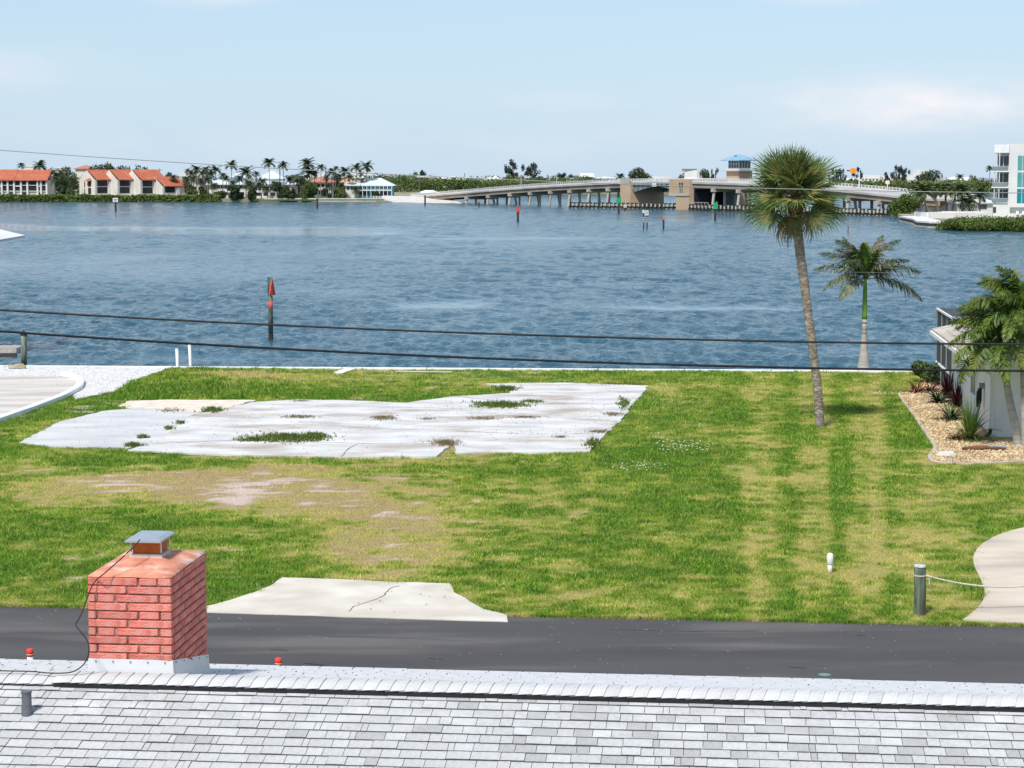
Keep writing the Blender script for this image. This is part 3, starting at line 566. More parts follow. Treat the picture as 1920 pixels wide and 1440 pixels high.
kerb('driveway_kerb', [(-250, 868), (0, 790), (60, 769), (115, 748), (148, 730), (153, 718), (142, 710), (118, 705)], .30, .20, 'white', 'white concrete kerb curving round the end of the left driveway', 'kerb')
kerb('bed_edging', [(1685, 739), (1698, 758), (1712, 776), (1735, 810), (1755, 840), (1741, 859), (1752, 869), (1830, 871), (1920, 866), (2000, 862)], .13, .05, 'edging', 'thin pale concrete edging curving round the stone planting bed', 'kerb')
# flat concrete pieces by the seawall
sheet('paving_slab', STEP1, .05, 'white', 0, 2, kind='structure')
o = thing('driftwood_block', 'weathered tan timber block lying on the seawall beside the dock piling', 'timber block', P(32, 690, .04), .05)
MB().box((0, 0, .07), (.78, .26, .13)).box((.1, .0, .16), (.4, .2, .07), .2).build('block', [mat('tan_wood', (.50, .42, .32), (.36, .29, .20), 4, .9, .5, 20)], o)
o = thing('fallen_board', 'thin pale board lying in the grass in front of the seawall', 'board', P(795, 698, .05), .02)
MB().box((0, 0, .03), (2.6, .12, .04), -.12).build('plank', 'concrete', o)
ring = MB(); cR = P(1546, 1265, .018); n = 40; vs = []
for k in range(n):
    a = 2 * math.pi * k / n; vs += [(math.cos(a) * r, math.sin(a) * r, 0) for r in (.085, .115)]
ring.add(vs, [(2 * k, 2 * k + 1, (2 * k + 3) % (2 * n), (2 * k + 2) % (2 * n)) for k in range(n)])
ring.build('survey_mark', 'ringgreen', loc=cR, kind='structure')
cp = MB(); cp.tube([(0, 0, -.01), (0, 0, .006)], .08, 16); cp.build('valve_cover', 'steel', loc=P(1546, 1265, .016), label='small round dark valve cover inside a green painted ring on the asphalt', cat='valve cover')
# ================================================================== NEAR HOUSE: shingle roof, ridge, chimney
RY = 16.74; RZ = 4.8; HYAW = math.radians(-5.85)
house = thing('house', 'nearest house seen from above with pale grey shingle roof and painted red brick chimney', 'house', (0, RY, 0), HYAW)
KN, KF = .25, .19                 # near and far roof pitch
X0, X1 = -7.5, 7.5; LN, LF = 4.6, 3.02
zb = RZ - .045
mb = MB()                         # roof deck (two slopes, with thickness) under the shingles
mb.add([(X0, -LN, zb - KN * LN), (X1, -LN, zb - KN * LN), (X1, 0, zb), (X0, 0, zb), (X1, LF, zb - KF * LF), (X0, LF, zb - KF * LF),
        (X0, -LN, zb - KN * LN - .2), (X1, -LN, zb - KN * LN - .2), (X1, 0, zb - .2), (X0, 0, zb - .2), (X1, LF, zb - KF * LF - .2), (X0, LF, zb - KF * LF - .2)],
       [(0, 1, 2, 3), (3, 2, 4, 5), (7, 6, 9, 8), (8, 9, 11, 10), (0, 6, 7, 1), (5, 4, 10, 11), (0, 3, 9, 6), (3, 5, 11, 9), (1, 7, 8, 2), (2, 8, 10, 4)])
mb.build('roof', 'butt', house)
MB().bb(X0 + .5, X1 - .5, -LN + .5, LF - .5, 0, zb - 1.3).build('wall', 'stucco', house)
MB().bb(X0, X1, LF + .003, LF + .03, zb - KF * LF - .19, zb - KF * LF + .006).build('fascia', 'white', house)
# near slope: laminated shingles, every visible tab a piece
rs = random.Random(4)
TEX = .134; sl_n = math.sqrt(1 + KN * KN); TH = .016
def shingle_mesh(w, tone):
    mb = MB(); t = TH; L = TEX + .05; j = [rs.uniform(-.0025, .0025) for _ in range(4)]
    g = .0022; vs = [(g, j[0], 0), (w - g, j[1], 0), (w - g, L, 0), (g, L, 0), (g, j[0], t), (w - g, j[1], t), (w - g, L, .0015), (g, L, .0015)]
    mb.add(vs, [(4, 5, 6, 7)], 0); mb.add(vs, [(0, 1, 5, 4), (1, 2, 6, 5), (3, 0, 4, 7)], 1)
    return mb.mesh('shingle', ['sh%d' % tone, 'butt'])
pool = {}
tilt = Matrix.Rotation(-math.atan(KN), 4, 'X')
slope = math.atan(KN)
cnt = 0; rest = MB(); restm = []
vis = []
row_s = [.075 + TEX * k for k in range(0, 33)]
for k, s in enumerate(row_s):
    x = X0 + rs.uniform(-.3, 0); g = 0
    s_low = s + TEX                                   # distance down the slope of the lower edge
    while x < X1:
        w = rs.choice((.10, .13, .15, .165, .165, .19, .20, .235, .05)); r = rs.random()
        drift = float(vnoise(x * .5 + 3, k * .35, 9)); right = .30 if x > 0 else .06
        tone = 3 if r < right * (.4 + drift) else (1 if r < .38 else (2 if r < .6 else (0 if r < .88 else 4)))
        y = -s_low / sl_n; z = RZ - .033 - KN * s_low / sl_n
        vis.append((k, x, w, tone, y, z + (.004 if rs.random() < .18 else 0))); x += w
# those that show largest: the lower visible rows across the frame
cand = [v for v in vis if 3 <= v[0] <= 9 and -4.35 < v[1] < 4.25]; cand = sorted(cand, key=lambda v: -v[0])[:300]; cs = set(id(v) for v in cand)
for v in vis:
    k, x, w, tone, y, z = v
    if id(v) in cs:
        key = (w, tone)
        if key not in pool: pool[key] = [shingle_mesh(w, tone) for _ in range(2)]
        o = bpy.data.objects.new('shingle', rs.choice(pool[key])); col.objects.link(o); o.parent = house; o.location = (x, y, z); o.rotation_euler = (slope, 0, rs.uniform(-.004, .004))
    else:
        R = Matrix.Rotation(slope, 3, 'X'); L = TEX + .05; t = TH; o_ = Vector((x, y, z))
        vs = [o_ + R @ Vector(q) for q in ((.0022, 0, 0), (w - .0022, 0, 0), (w - .0022, L, 0), (.0022, L, 0), (.0022, 0, t), (w - .0022, 0, t), (w - .0022, L, .0015), (.0022, L, .0015))]
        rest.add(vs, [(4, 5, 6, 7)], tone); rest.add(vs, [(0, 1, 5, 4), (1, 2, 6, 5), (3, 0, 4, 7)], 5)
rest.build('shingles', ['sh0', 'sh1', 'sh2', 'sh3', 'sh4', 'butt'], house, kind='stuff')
# far slope seen at a grazing angle: courses of tabs with small gaps
far = MB(); slf = math.atan(KF)
Rf = Matrix.Rotation(-slf, 3, 'X')
for k in range(21):
    x = X0 + rs.uniform(-.2, 0); s = .06 + .142 * k
    while x < X1:
        w = rs.choice((.17, .2, .3, .33)); y = s; z = RZ - .036 - KF * s; o_ = Vector((x, y, z)); gp = .003 if rs.random() < .6 else .007; L = .142; t0 = rs.choice((0, 0, .003))
        vs = [o_ + Rf @ Vector(q) for q in ((gp, 0, .001 + t0), (w - gp, 0, .001 + t0), (w - gp, L, .008 + t0), (gp, L, .008 + t0), (gp, 0, 0), (w - gp, 0, 0), (w - gp, L, 0), (gp, L, 0))]
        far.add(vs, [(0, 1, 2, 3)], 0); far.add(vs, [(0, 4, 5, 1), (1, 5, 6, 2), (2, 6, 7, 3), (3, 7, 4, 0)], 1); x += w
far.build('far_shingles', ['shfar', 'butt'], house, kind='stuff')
# ridge caps: folded pieces lapped along the ridge, on a black vent strip
def cap_mesh(tone):
    mb = MB(); n = 9; L = .158; vs = []
    for e, (xx, lift) in enumerate(((0, .004), (L, .014))):
        for i in range(n):
            a = -1 + 2 * i / (n - 1); y = a * .15; z = -abs(a) ** 1.8 * .055 + lift
            if a > 0: z = -abs(a) ** 1.8 * .040 + lift
            vs.append((xx + .035 * (1 - abs(a)), y, z))
    for e in (0, 1): vs += [(v[0], v[1], v[2] - .006) for v in vs[e * n:(e + 1) * n]]
    mb.add(vs, [(i, i + n, i + n + 1, i + 1)[::-1] for i in range(n - 1)], 0)
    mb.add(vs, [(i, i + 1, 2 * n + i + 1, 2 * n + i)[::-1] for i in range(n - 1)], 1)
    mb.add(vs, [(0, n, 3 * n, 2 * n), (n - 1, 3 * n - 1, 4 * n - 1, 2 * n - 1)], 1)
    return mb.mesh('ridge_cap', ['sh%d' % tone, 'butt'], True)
caps = {t: cap_mesh(t) for t in (0, 1, 2, 3, 4)}
x = X0
while x < X1 - .1:
    o = bpy.data.objects.new('ridge_cap', caps[rs.choice((0, 0, 4, 4, 2, 0, 1 if x > 0 else 0))]); col.objects.link(o); o.parent = house
    vent = x > -3.9
    o.location = (x, 0, RZ + (.030 if vent else .012)); o.rotation_euler = (rs.uniform(-.01, .01), 0, rs.uniform(-.02, .02)); x += .1175
mb = MB()
for s in (-1, 1):
    y1, y2 = s * .156, s * .06; z_ = RZ - .034
    a, b = (y1, y2) if s < 0 else (y2, y1)
    mb.bb(-3.84, X1, a, b, z_ - .022, z_ + .006)
mb.build('ridge_vent', 'black', house)
# plumbing vent
vp = MB(); s = .60; base = Vector((-3.92, -s, RZ - KN * s - .03))
vp.tube([base, base + Vector((0, 0, .075))], .044, 16).tube([base + Vector((0, 0, .06)), base + Vector((0, 0, .195))], .040, 16); vp.tube([base + Vector((0, 0, .19)), base + Vector((0, 0, .202))], .045, 16)
vp.build('vent_pipe', [mat('lead_pipe', (.10, .105, .12), (.16, .165, .18), 8, .6)], house)

# chimney: part of the house; each brick a sub-part
def H(X, Y): return Vector((X * math.cos(-HYAW) - (Y - RY) * math.sin(-HYAW) * 1, 0, 0))
inv = Matrix.Rotation(-HYAW, 3, 'Z')
c0 = inv @ Vector((-3.60, 17.30 - RY, 0))          # front left corner of the stack, in the house's frame
CW, CD, CT, CBm = .722, 1.20, 5.617, 4.915
chim = MB().bb(.012, CW - .012, .012, CD - .012, 4.3, CT - .012).build('chimney', 'mortar', house, (c0.x, c0.y, 0))
BR = {}
def brick(Lx, v):
    if (Lx, v) in BR: return BR[(Lx, v)]
    bm = bmesh.new(); bmesh.ops.create_cube(bm, size=1)
    for q in bm.verts: q.co = Vector((q.co.x * Lx, q.co.y * .075, q.co.z * .0605)) + Vector((rs.uniform(-1, 1) * .003, rs.uniform(-1, 1) * .002, rs.uniform(-1, 1) * .0022))
    bmesh.ops.bevel(bm, geom=list(bm.edges), offset=.006, segments=1, affect='EDGES')
    me = bpy.data.meshes.new('brick'); bm.to_mesh(me); bm.free(); me.materials.append(M['brick']); BR[(Lx, v)] = me; return me
def put_brick(x, y, z, L, rz):
    o = bpy.data.objects.new('brick', brick(round(L, 3), rs.randint(0, 2))); col.objects.link(o); o.parent = chim
    j = rs.uniform(-.003, .003); o.location = (x + (j if rz else 0), y + (0 if rz else j), z); o.rotation_euler = (0, 0, rz + rs.uniform(-.006, .006))
ch = .0722; rows = 14; G = .012
pat = [[(0, .61), (.62, .84), (.845, 1)], [(0, .475), (.485, 1)], [(0, .10), (.115, .33), (.345, .855), (.865, 1)], [(0, .475), (.485, 1)], [(0, .11), (.12, .61), (.62, .865), (.875, 1)]]
for r in range(rows):
    z = CT - ch * (r + .5)
    p = pat[0] if r == 0 else pat[1] if r % 2 else pat[2 if (r // 2) % 2 else 4]
    for a, b in p:
        for (yy, mir) in ((.034, 0), (CD - .034, 1)):
            L = (b - a) * CW - (G if b < 1 else 0); cx = a * CW + L / 2
            put_brick(CW - cx if mir else cx, yy, z, L, 0)
    off = (.0, .17, .0, .24)[r % 4]; y = .072; first = True
    while y < CD - .075:
        L = .335; L = off if (first and off) else L; first = False
        e = min(y + L, CD - .074)
        if e - y > .04:
            for xx in (.034, CW - .034): put_brick(xx, (y + e) / 2, z, e - y - G, math.pi / 2)
        y = e
# sloped mortar crown
mb = MB(); fx, fy, fw, fd = CW * .50, CD * .55, .15, .15; n = 12; vs = []
ring_o = []; ring_i = []
def rect(cx, cy, hw, hd, n):
    out = []
    for k in range(4 * n):
        s_, t = divmod(k, n); t = t / n * 2 - 1
        out.append([(cx + t * hw, cy - hd), (cx + hw, cy + t * hd), (cx - t * hw, cy + hd), (cx - hw, cy - t * hd)][s_])
    return out
N = 6; lv = [(CW / 2, CD / 2, 0, CW / 2 - .002, CD / 2 - .002), (CW / 2, CD / 2, .014, CW / 2 - .004, CD / 2 - .004), (fx, fy, .036, CW * .38, CD * .38), (fx, fy, .062, CW * .27, CD * .26), (fx, fy, .075, fw, fd)]
for cx, cy, dz, hw, hd in lv:
    cx = min(max(cx, hw), CW - hw)
    for x_, y_ in rect(cx, cy, hw, hd, N): vs.append((x_ + rs.uniform(-.003, .003), y_ + rs.uniform(-.003, .003), CT + dz + rs.uniform(-.003, .003)))
fs = [(l * 4 * N + k, l * 4 * N + (k + 1) % (4 * N), (l + 1) * 4 * N + (k + 1) % (4 * N), (l + 1) * 4 * N + k) for l in range(len(lv) - 1) for k in range(4 * N)]
fs.append(tuple(range((len(lv) - 1) * 4 * N, len(lv) * 4 * N))); mb.add(vs, fs); mb.build('mortar_crown', 'crown', chim, smooth=True)
MB().bb(fx - .145, fx + .145, fy - .145, fy + .145, CT + .06, CT + .105).build('flue_collar', 'concrete', chim)
MB().bb(fx - .122, fx + .122, fy - .122, fy + .122, CT + .08, CT + .215).build('flue_liner', 'flue', chim)
cpz = CT + .235; mb = MB()
ow, od, iw, idp = .16, .235, .12, .18
vs = [(fx - ow, fy - od, cpz - .012), (fx + ow, fy - od, cpz - .012), (fx + ow, fy + od, cpz - .012), (fx - ow, fy + od, cpz - .012), (fx - ow, fy - od, cpz + .004), (fx + ow, fy - od, cpz + .004), (fx + ow, fy + od, cpz + .004), (fx - ow, fy + od, cpz + .004),
      (fx - iw, fy - idp, cpz + .024), (fx + iw, fy - idp, cpz + .024), (fx + iw, fy + idp, cpz + .024), (fx - iw, fy + idp, cpz + .024)]
mb.add(vs, [(3, 2, 1, 0), (0, 1, 5, 4), (1, 2, 6, 5), (2, 3, 7, 6), (3, 0, 4, 7), (4, 5, 9, 8), (5, 6, 10, 9), (6, 7, 11, 10), (7, 4, 8, 11), (8, 9, 10, 11)])
mb.build('flue_cap', 'galv', chim)
mb = MB()
for sx in (-1, 1):
    for sy in (-1, 1): mb.tube([(fx + sx * .132, fy + sy * .132, CT + .12), (fx + sx * .132, fy + sy * .132, cpz - .01)], .008, 6)
mb.build('cap_bracket', 'galv', chim, kind='stuff')
# sheet metal flashing round the foot, flared at the bottom
mb = MB(); e = .006; zt, zl = CBm, 4.76
def skirt(z0, z1, o0, o1):
    A = [(-o1, -o1), (CW + o1, -o1), (CW + o1, CD + o1), (-o1, CD + o1)]; B = [(-o0, -o0), (CW + o0, -o0), (CW + o0, CD + o0), (-o0, CD + o0)]
    k = KF
    def zz(y, z): return z
    vs = [(x_, y_, z0 - .05 - k * max(0, y_)) for x_, y_ in A] + [(x_, y_, z1 - k * max(0, y_)) for x_, y_ in B]; return vs
vs = skirt(zl - .01, zt, e, .022); mb.add(vs, [(i, (i + 1) % 4, 4 + (i + 1) % 4, 4 + i) for i in range(4)])
o_ = .05; mb.add([(-.022, -.022, zl - .008), (CW + .022, -.022, zl - .008), (CW + o_, -o_ - .02, zl - .03), (-o_, -o_ - .02, zl - .03)], [(3, 2, 1, 0)])
mb.build('flashing', 'sheet_metal', chim)
for i in range(5):
    for s_ in (0, 1):
        q = (.06 + i * (CW - .12) / 4, -.012, zt - .02) if not s_ else (CW + .012, .08 + i * (CD - .16) / 4, zt - .02 - KF * (.08 + i * (CD - .16) / 4))
        MB().tube([Vector(q), Vector(q) + (Vector((0, -.006, 0)) if not s_ else Vector((.006, 0, 0)))], .007, 6).build('screw', 'steel', chim)
# seam across the front flashing
MB().bb(-.018, CW + .018, -.026, -.018, zl + .028, zl + .036).build('flashing_lip', 'galv', chim)
# black cable from the flue down to the ridge
pts = []
for px_, py_, Y_ in [(262, 1012, 17.66), (252, 1024, 17.55), (222, 1052, 17.3), (192, 1078, 17.2), (182, 1086, 17.27), (172, 1100, 17.24), (163, 1122, 17.2), (156, 1142, 17.15), (148, 1160, 17.1), (142, 1172, 17.05), (150, 1183, 17.0), (161, 1197, 16.98), (167, 1215, 16.96), (163, 1236, 17.0), (150, 1252, 17.02), (130, 1261, 17.04), (95, 1262, 17.06), (60, 1259, 17.10), (20, 1258, 17.12), (-40, 1257, 17.15), (-150, 1256, 17.25)]:
    pts.append(PY(px_, py_, Y_))
def spline(p, n=6):
    out = []
    for i in range(len(p) - 1):
        a, b, c, d = p[max(0, i - 1)], p[i], p[i + 1], p[min(len(p) - 1, i + 2)]
        for k in range(n):
            t = k / n; out.append(.5 * ((2 * b) + (c - a) * t + (2 * a - 5 * b + 4 * c - d) * t * t + (3 * b - a - 3 * c + d) * t ** 3))
    out.append(p[-1]); return out
o = MB().tube(spline(pts), .0052, 6).build('antenna_cable', 'black', smooth=True); tag(o, 'thin black cable hanging from the chimney flue down to the shingle ridge', 'cable')
# ================================================================== YARD THINGS
# reflector posts beyond the near roof
for i, (px_, py_, lab) in enumerate([(56, 1216, 'short white marker post with a red cap beyond the roof, left of the brick chimney'), (522, 1233, 'short white marker post with a red cap beyond the roof, right of the brick chimney')]):
    Yp = 35.6; top = PY(px_, py_, Yp); t = thing('marker_post', lab, 'marker post', (top.x, Yp, 0), 0, 'red capped marker posts by the street')
    MB().tube([(0, 0, -.1), (0, 0, top.z - .12)], .052, 14).build('post', 'white', t, smooth=True)
    h = top.z; MB().tube([(0, 0, h - .13), (0, 0, h - .03), (0, 0, h - .008), (0, 0, h)], [.062, .062, .05, .02], 14).build('red_cap', 'red', t, smooth=True)
    MB().tube([(0, 0, h - .105), (0, 0, h - .095)], .0635, 14).build('cap_band', 'white', t)
# white clean-out pipe
b = P(1556, 1073); t = thing('cleanout_pipe', 'short white plastic pipe with a domed cap standing in the right part of the lawn', 'pipe', b)
MB().tube([(0, 0, -.05), (0, 0, .24)], .055, 16).build('pipe', 'white', t, smooth=True)
MB().tube([(0, 0, .18), (0, 0, .20), (0, 0, .36), (0, 0, .41), (0, 0, .44), (0, 0, .448)], [.058, .075, .078, .070, .045, .01], 16).build('cap', 'white', t, smooth=True)
# wooden post with rope
def rope_post(px_, py_, h, lab, name='wooden_post'):
    b = P(px_, py_); t = thing(name, lab, 'post', b, .3)
    mb = MB().tube([(0, 0, -.1), (0, 0, .05), (.006, 0, h * .5), (-.01, 0, h - .05), (-.01, 0, h)], [.135, .128, .122, .118, .11], 14); mb.build('post', 'timber', t, smooth=False)
    MB().tube([(-.01, 0, h), (-.01, 0, h + .035), (-.01, 0, h + .04)], [.125, .115, .02], 14).build('post_cap', mat('bleached_top', (.60, .60, .58), (.42, .42, .40), 8, .8), t)
    MB().tube([(0, 0, h - .19), (0, 0, h - .165)], .128, 14).build('rope_wrap', 'twig', t)
    return t, b
t, b = rope_post(1724, 1152, 1.0, 'round weathered green timber post with white top beside the right driveway')
MB().tube([(.12, -.05, .82), (.17, -.07, .74), (.16, -.09, .64), (.20, -.09, .58)], .012, 5).build('rope_end', 'twig', t)
t2, b2 = rope_post(2075, 1140, 1.0, 'second round weathered timber post holding the far end of the rope')
pts = [];
A = b + Vector((.11, -.03, .82)); B = b2 + Vector((-.12, 0, .84))
for k in range(41):
    u_ = k / 40; p = A.lerp(B, u_); p.z -= .62 * 4 * u_ * (1 - u_) * .5; pts.append(p)
o = MB().tube(pts, .019, 7).build('rope', 'twig', smooth=True); tag(o, 'pale twisted rope sagging from the weathered post across the right driveway', 'rope')

# overhead lines along the street
def wire(name, samples, Yc, r, m, label, grp=None):
    # samples: px, py at the vertical plane that follows the street
    W_ = []
    for px_, py_ in samples:
        d = ray(px_, py_); tt = Yc / (d.y + .0985 * d.x); W_.append(Vector((d.x * tt, d.y * tt, CAMZ + d.z * tt)))
    X_ = np.array([p.x for p in W_]); Z_ = np.array([p.z for p in W_]); k = np.polyfit(X_, Z_, 2); k[0] = max(k[0], .0006)
    k2 = np.polyfit(X_, Z_ - k[0] * X_ ** 2, 1)
    pts = [Vector((x_, Yc - .0985 * x_, k[0] * x_ * x_ + k2[0] * x_ + k2[1])) for x_ in np.linspace(-34, 30, 65)]
    o = MB().tube(pts, r, 6, cap=False).build(name, m, smooth=True); tag(o, label, 'cable', grp)
wire('overhead_cable', [(0, 581), (508, 609), (960, 628), (1340, 637), (1760, 643), (1920, 647)], 34, .017, 'black', 'upper of the two thick black cables crossing in front of the water', 'overhead lines along the street')
wire('overhead_cable', [(0, 622), (508, 651), (960, 675), (1340, 687), (1640, 692), (1920, 695)], 34.3, .019, 'black', 'lower of the two thick black cables, crossing at the height of the seawall', 'overhead lines along the street')
wire('overhead_wire', [(0, 283), (200, 293), (480, 315), (850, 333), (1200, 346), (1560, 356), (1920, 362)], 34, .0065, mat('wire_grey', (.30, .30, .30), (.24, .24, .24), 1, .5), 'single thin grey wire crossing high over the bay near the horizon', 'overhead lines along the street')
wire('overhead_wire', [(0, 466), (300, 476), (700, 487), (1100, 492), (1920, 520)], 60, .004, mat('wire_grey_thin', (.20, .22, .24), (.2, .2, .22), 1, .5), 'very faint hairline wire crossing in front of the middle of the bay', 'overhead lines along the street')

# white plastic poles at the seawall
for px_, pt_, lab in [(332, 656, 'shorter left one of the two white plastic poles at the seawall'), (357, 649, 'taller right one of the two white plastic poles at the seawall')]:
    b = P(px_, 689); h = PY(px_, pt_, b.y).z; t = thing('dock_pole', lab, 'pole', (b.x, b.y + .2, 0), 0, 'white plastic poles at the seawall')
    MB().tube([(0, 0, -.6), (-.03 if px_ < 340 else -.06, 0, h)], .07, 14).build('pole', 'vwhite', t, smooth=True); MB().tube([(-.03 if px_ < 340 else -.06, 0, h), (-.03 if px_ < 340 else -.06, 0, h + .04)], [.076, .06], 14).build('cap', 'white', t)
# dock at the left
b = P(32, 690); Yd = b.y + 1.6
t = thing('dock', 'grey plank dock with white edging reaching out over the water at the left edge', 'dock', (b.x, Yd, 0))
for k in range(26): MB().bb(-.35 - .20 * (k + 1) + .012, -.35 - .20 * k, -.2, 1.6, .78, .82).build('plank', mat('dock_plank', (.40, .37, .33), (.30, .28, .25), 4, .85) if k == 0 else 'dockp', t) if k == 0 else MB().bb(-.35 - .20 * (k + 1) + .012, -.35 - .20 * k, -.2, 1.6, .78, .82).build('plank', bpy.data.materials['dock_plank'], t)
MB().bb(-5.6, -.34, -.25, -.205, .60, .80).build('fascia_board', bpy.data.materials['dock_plank'], t)
MB().bb(-5.6, -.34, -.22, -.1, .38, .56).build('stringer', 'darktimber', t)
for x_ in (-2.2, -4.6): MB().tube([(x_, 0, -2.2), (x_, 0, .6)], .14, 10).build('piling', 'darktimber', t)
h = PY(32, 618, Yd).z
t = thing('dock_piling', 'dark timber piling with a pointed cap at the end of the left dock', 'piling', (b.x, Yd - .2, 0))
MB().tube([(0, 0, -2.2), (0, 0, -.2)], .15, 14).build('wet_base', 'darktimber', t); MB().tube([(0, 0, -.2), (.02, 0, h - .25)], .145, 14).build('post', 'timber', t, smooth=True); MB().tube([(.02, 0, h - .25), (.02, 0, h - .2), (.02, 0, h)], [.17, .17, .01], 14).build('pointed_cap', 'black', t)

# channel marker with red triangle
b = P(508, 641, -1.2); hp = PY(508, 520, b.y).z + 1.2
t = thing('channel_marker', 'tall timber piling in the near water with a red triangle board and red band', 'channel marker', b)
MB().tube([(0, 0, -1.5), (0, 0, .5)], .155, 14).build('wet_base', 'darktimber', t); MB().tube([(0, 0, .5), (0, 0, hp)], [.15, .135], 14).build('piling', 'timber', t, smooth=True)
MB().tube([(0, 0, hp - 2.02), (0, 0, hp - 1.50)], .142, 16).build('red_band', 'red', t, smooth=True)
def tri(mb, c, w, h, th, yaw, mi=0):
    R = Matrix.Rotation(yaw, 3, 'Z'); c = Vector(c); vs = []
    for y_ in (-th / 2, th / 2):
        for x_, z_ in ((-w / 2, 0), (w / 2, 0), (0, h)): vs.append(c + R @ Vector((x_, y_, z_)))
    mb.add(vs, [(0, 1, 2), (5, 4, 3), (0, 3, 4, 1), (1, 4, 5, 2), (2, 5, 3, 0)], mi); return mb
tri(MB(), (.13, -.10, hp - 1.10), .80, 1.02, .05, math.radians(68)).build('red_triangle_board', 'red', t)
tri(MB(), (-.03, -.02, hp - 1.12), 1.0, 1.05, .05, math.radians(112)).build('backing_board', 'timber', t)
MB().bb(-.16, .12, -.17, -.13, hp - 1.08, hp + .02).build('cleat_board', 'timber', t)
# ------------------------------------------------------------------ small markers further out
def marker(px_, ptop, pbase, kind, label, r=.17, bw=2.0, bh=1.6):
    b = P(px_, pbase, -1.2); h = PY(px_, ptop, b.y).z + 1.2; t = thing('channel_marker', label, 'channel marker', b, 0, 'channel markers in the bay')
    if kind == 'post': MB().tube([(0, 0, -1), (0, 0, h)], r, 8).build('piling', 'darktimber', t); return
    if kind == 'pole': MB().tube([(0, 0, -1), (0, 0, h)], .10, 6).build('pole', mat('rust_pole', (.30, .09, .07), (.2, .07, .06), 2, .8), t); return
    MB().tube([(0, 0, -1), (0, 0, h - bh * .4)], r, 8).build('piling', 'darktimber', t)
    if kind == 'red': tri(MB(), (0, -.25, h - bh), bw, bh, .12, .25).build('triangle_board', 'red', t); tri(MB(), (.1, -.05, h - bh), bw, bh, .12, 1.2).build('triangle_board', 'red', t)
    if kind == 'pink': tri(MB(), (0, -.25, h), bw, -bh, .12, .2).build('triangle_board', mat('faded_red_board', (.75, .22, .2), (.6, .16, .15), 1, .6), t)
    if kind == 'green': MB().box((0, -.25, h - bh / 2), (bw, .12, bh), .3).build('square_board', 'green', t); MB().box((.35, .1, h - bh / 2 + .3), (bw * .8, .12, bh), 1.2).build('square_board', 'green', t)
    if kind == 'white': MB().box((0, -.25, h - bh / 2), (bw, .12, bh)).build('sign_board', 'vwhite', t); MB().box((0, -.33, h - bh * .4), (bw * .6, .03, bh * .12)).box((0, -.33, h - bh * .7), (bw * .45, .03, bh * .10)).build('lettering', 'black', t, kind='stuff')
marker(217, 371, 396, 'white', 'small white notice board on a piling in front of the left mangrove hedge', .3, 1.5, 1.2)
marker(595, 372, 390, 'post', 'bare dark piling standing off the bushy left shore', .3)
marker(797, 366, 384, 'post', 'bare dark piling in front of the sloped bridge abutment', .3)
marker(898, 379, 388, 'post', 'tiny bare piling beneath the left end of the bridge', .22)
marker(971, 386, 416, 'red', 'red triangle marker on a dark piling left of the middle of the bridge', .26, 1.0, 1.4)
marker(1160, 371, 401, 'green', 'green square marker in front of the left bascule pier', .25, 1.3, 1.5)
marker(1172, 384, 395, 'white', 'low white sign on a stub piling right beside the left green marker', .25, .9, .8)
marker(1341, 380, 412, 'green', 'green square marker in front of the right bascule pier opening', .25, 1.1, 1.5)
marker(1244, 406, 430, 'pink', 'small faded red marker right of the striped double piling sign', .18, .9, .7)
marker(1590, 424, 438, 'pole', 'thin rusty pole in the water above the royal palm')
b = P(1210, 430, -1.2); h = PY(1210, 393, b.y).z + 1.2
t = thing('waterway_sign', 'white waterway notice boards on a pair of white banded dark pilings', 'sign', b)
for x_ in (-.32, .32):
    MB().tube([(x_, 0, -1), (x_, 0, h - (.0 if x_ < 0 else .2))], .13, 10).build('piling', 'darktimber', t)
    for k in range(3): MB().tube([(x_, 0, h - 2.3 + k * .38 - .1), (x_, 0, h - 2.3 + k * .38 + .06)], .14, 10).build('white_band', 'vwhite', t)
MB().box((.2, -.2, h - .62), (.78, .06, .95)).build('sign_board', 'vwhite', t)
MB().box((-.42, -.2, h - .35), (.34, .06, .62)).build('sign_board', 'vwhite', t)
MB().box((.2, -.24, h - .42), (.55, .02, .06)).box((.2, -.24, h - .60), (.45, .02, .06)).box((.2, -.24, h - .78), (.5, .02, .06)).build('lettering', 'black', t, kind='stuff')

# ------------------------------------------------------------------ palms
def fan_leaf(seed, petiole=.95, R_=1.0, n=34, droop=.5, fold=.5, name='frond', m='fan'):
    r = random.Random(seed); mb = MB(); pts = []
    for i in range(6): t_ = i / 5; pts.append(Vector((petiole * t_, 0, .10 * math.sin(t_ * 2.2))))
    mb.tube(pts, [.03 - .017 * i / 5 for i in range(6)], 5); c = pts[-1]; base = len(mb.v)
    for k in range(n):
        a = (k / (n - 1) * 2 - 1) * math.radians(118); L = R_ * (.72 + .28 * math.cos(a * .7)) * r.uniform(.88, 1.08); f = fold * abs(math.sin(a)) * .35
        # costa runs into the blade and curves down
        cb = c + Vector((.28 * (1 - abs(a) / 2.3), 0, -.02)); d = Vector((math.cos(a), math.sin(a), f)).normalized(); s = Vector((-math.sin(a), math.cos(a), 0))
        seg = []; dr = droop * r.uniform(.6, 1.5)
        for q in (0, .35, .7, 1.0):
            w = (.016, .027, .020, .002)[(0, .35, .7, 1.0).index(q)]
            p = c.lerp(cb, min(1, q * 2)) + d * L * q + Vector((0, 0, -dr * (q ** 2.4) * L * .8)); z = Vector((0, 0, .012 if k % 2 else -.012)) * (1 if 0 < q < 1 else 0)
            seg.append((p - s * w + z, p + s * w - z))
        vs = [v for pr in seg for v in pr]; mb.add(vs, [(2 * i, 2 * i + 1, 2 * i + 3, 2 * i + 2) for i in range(3)])
    return mb.mesh('frond', m)
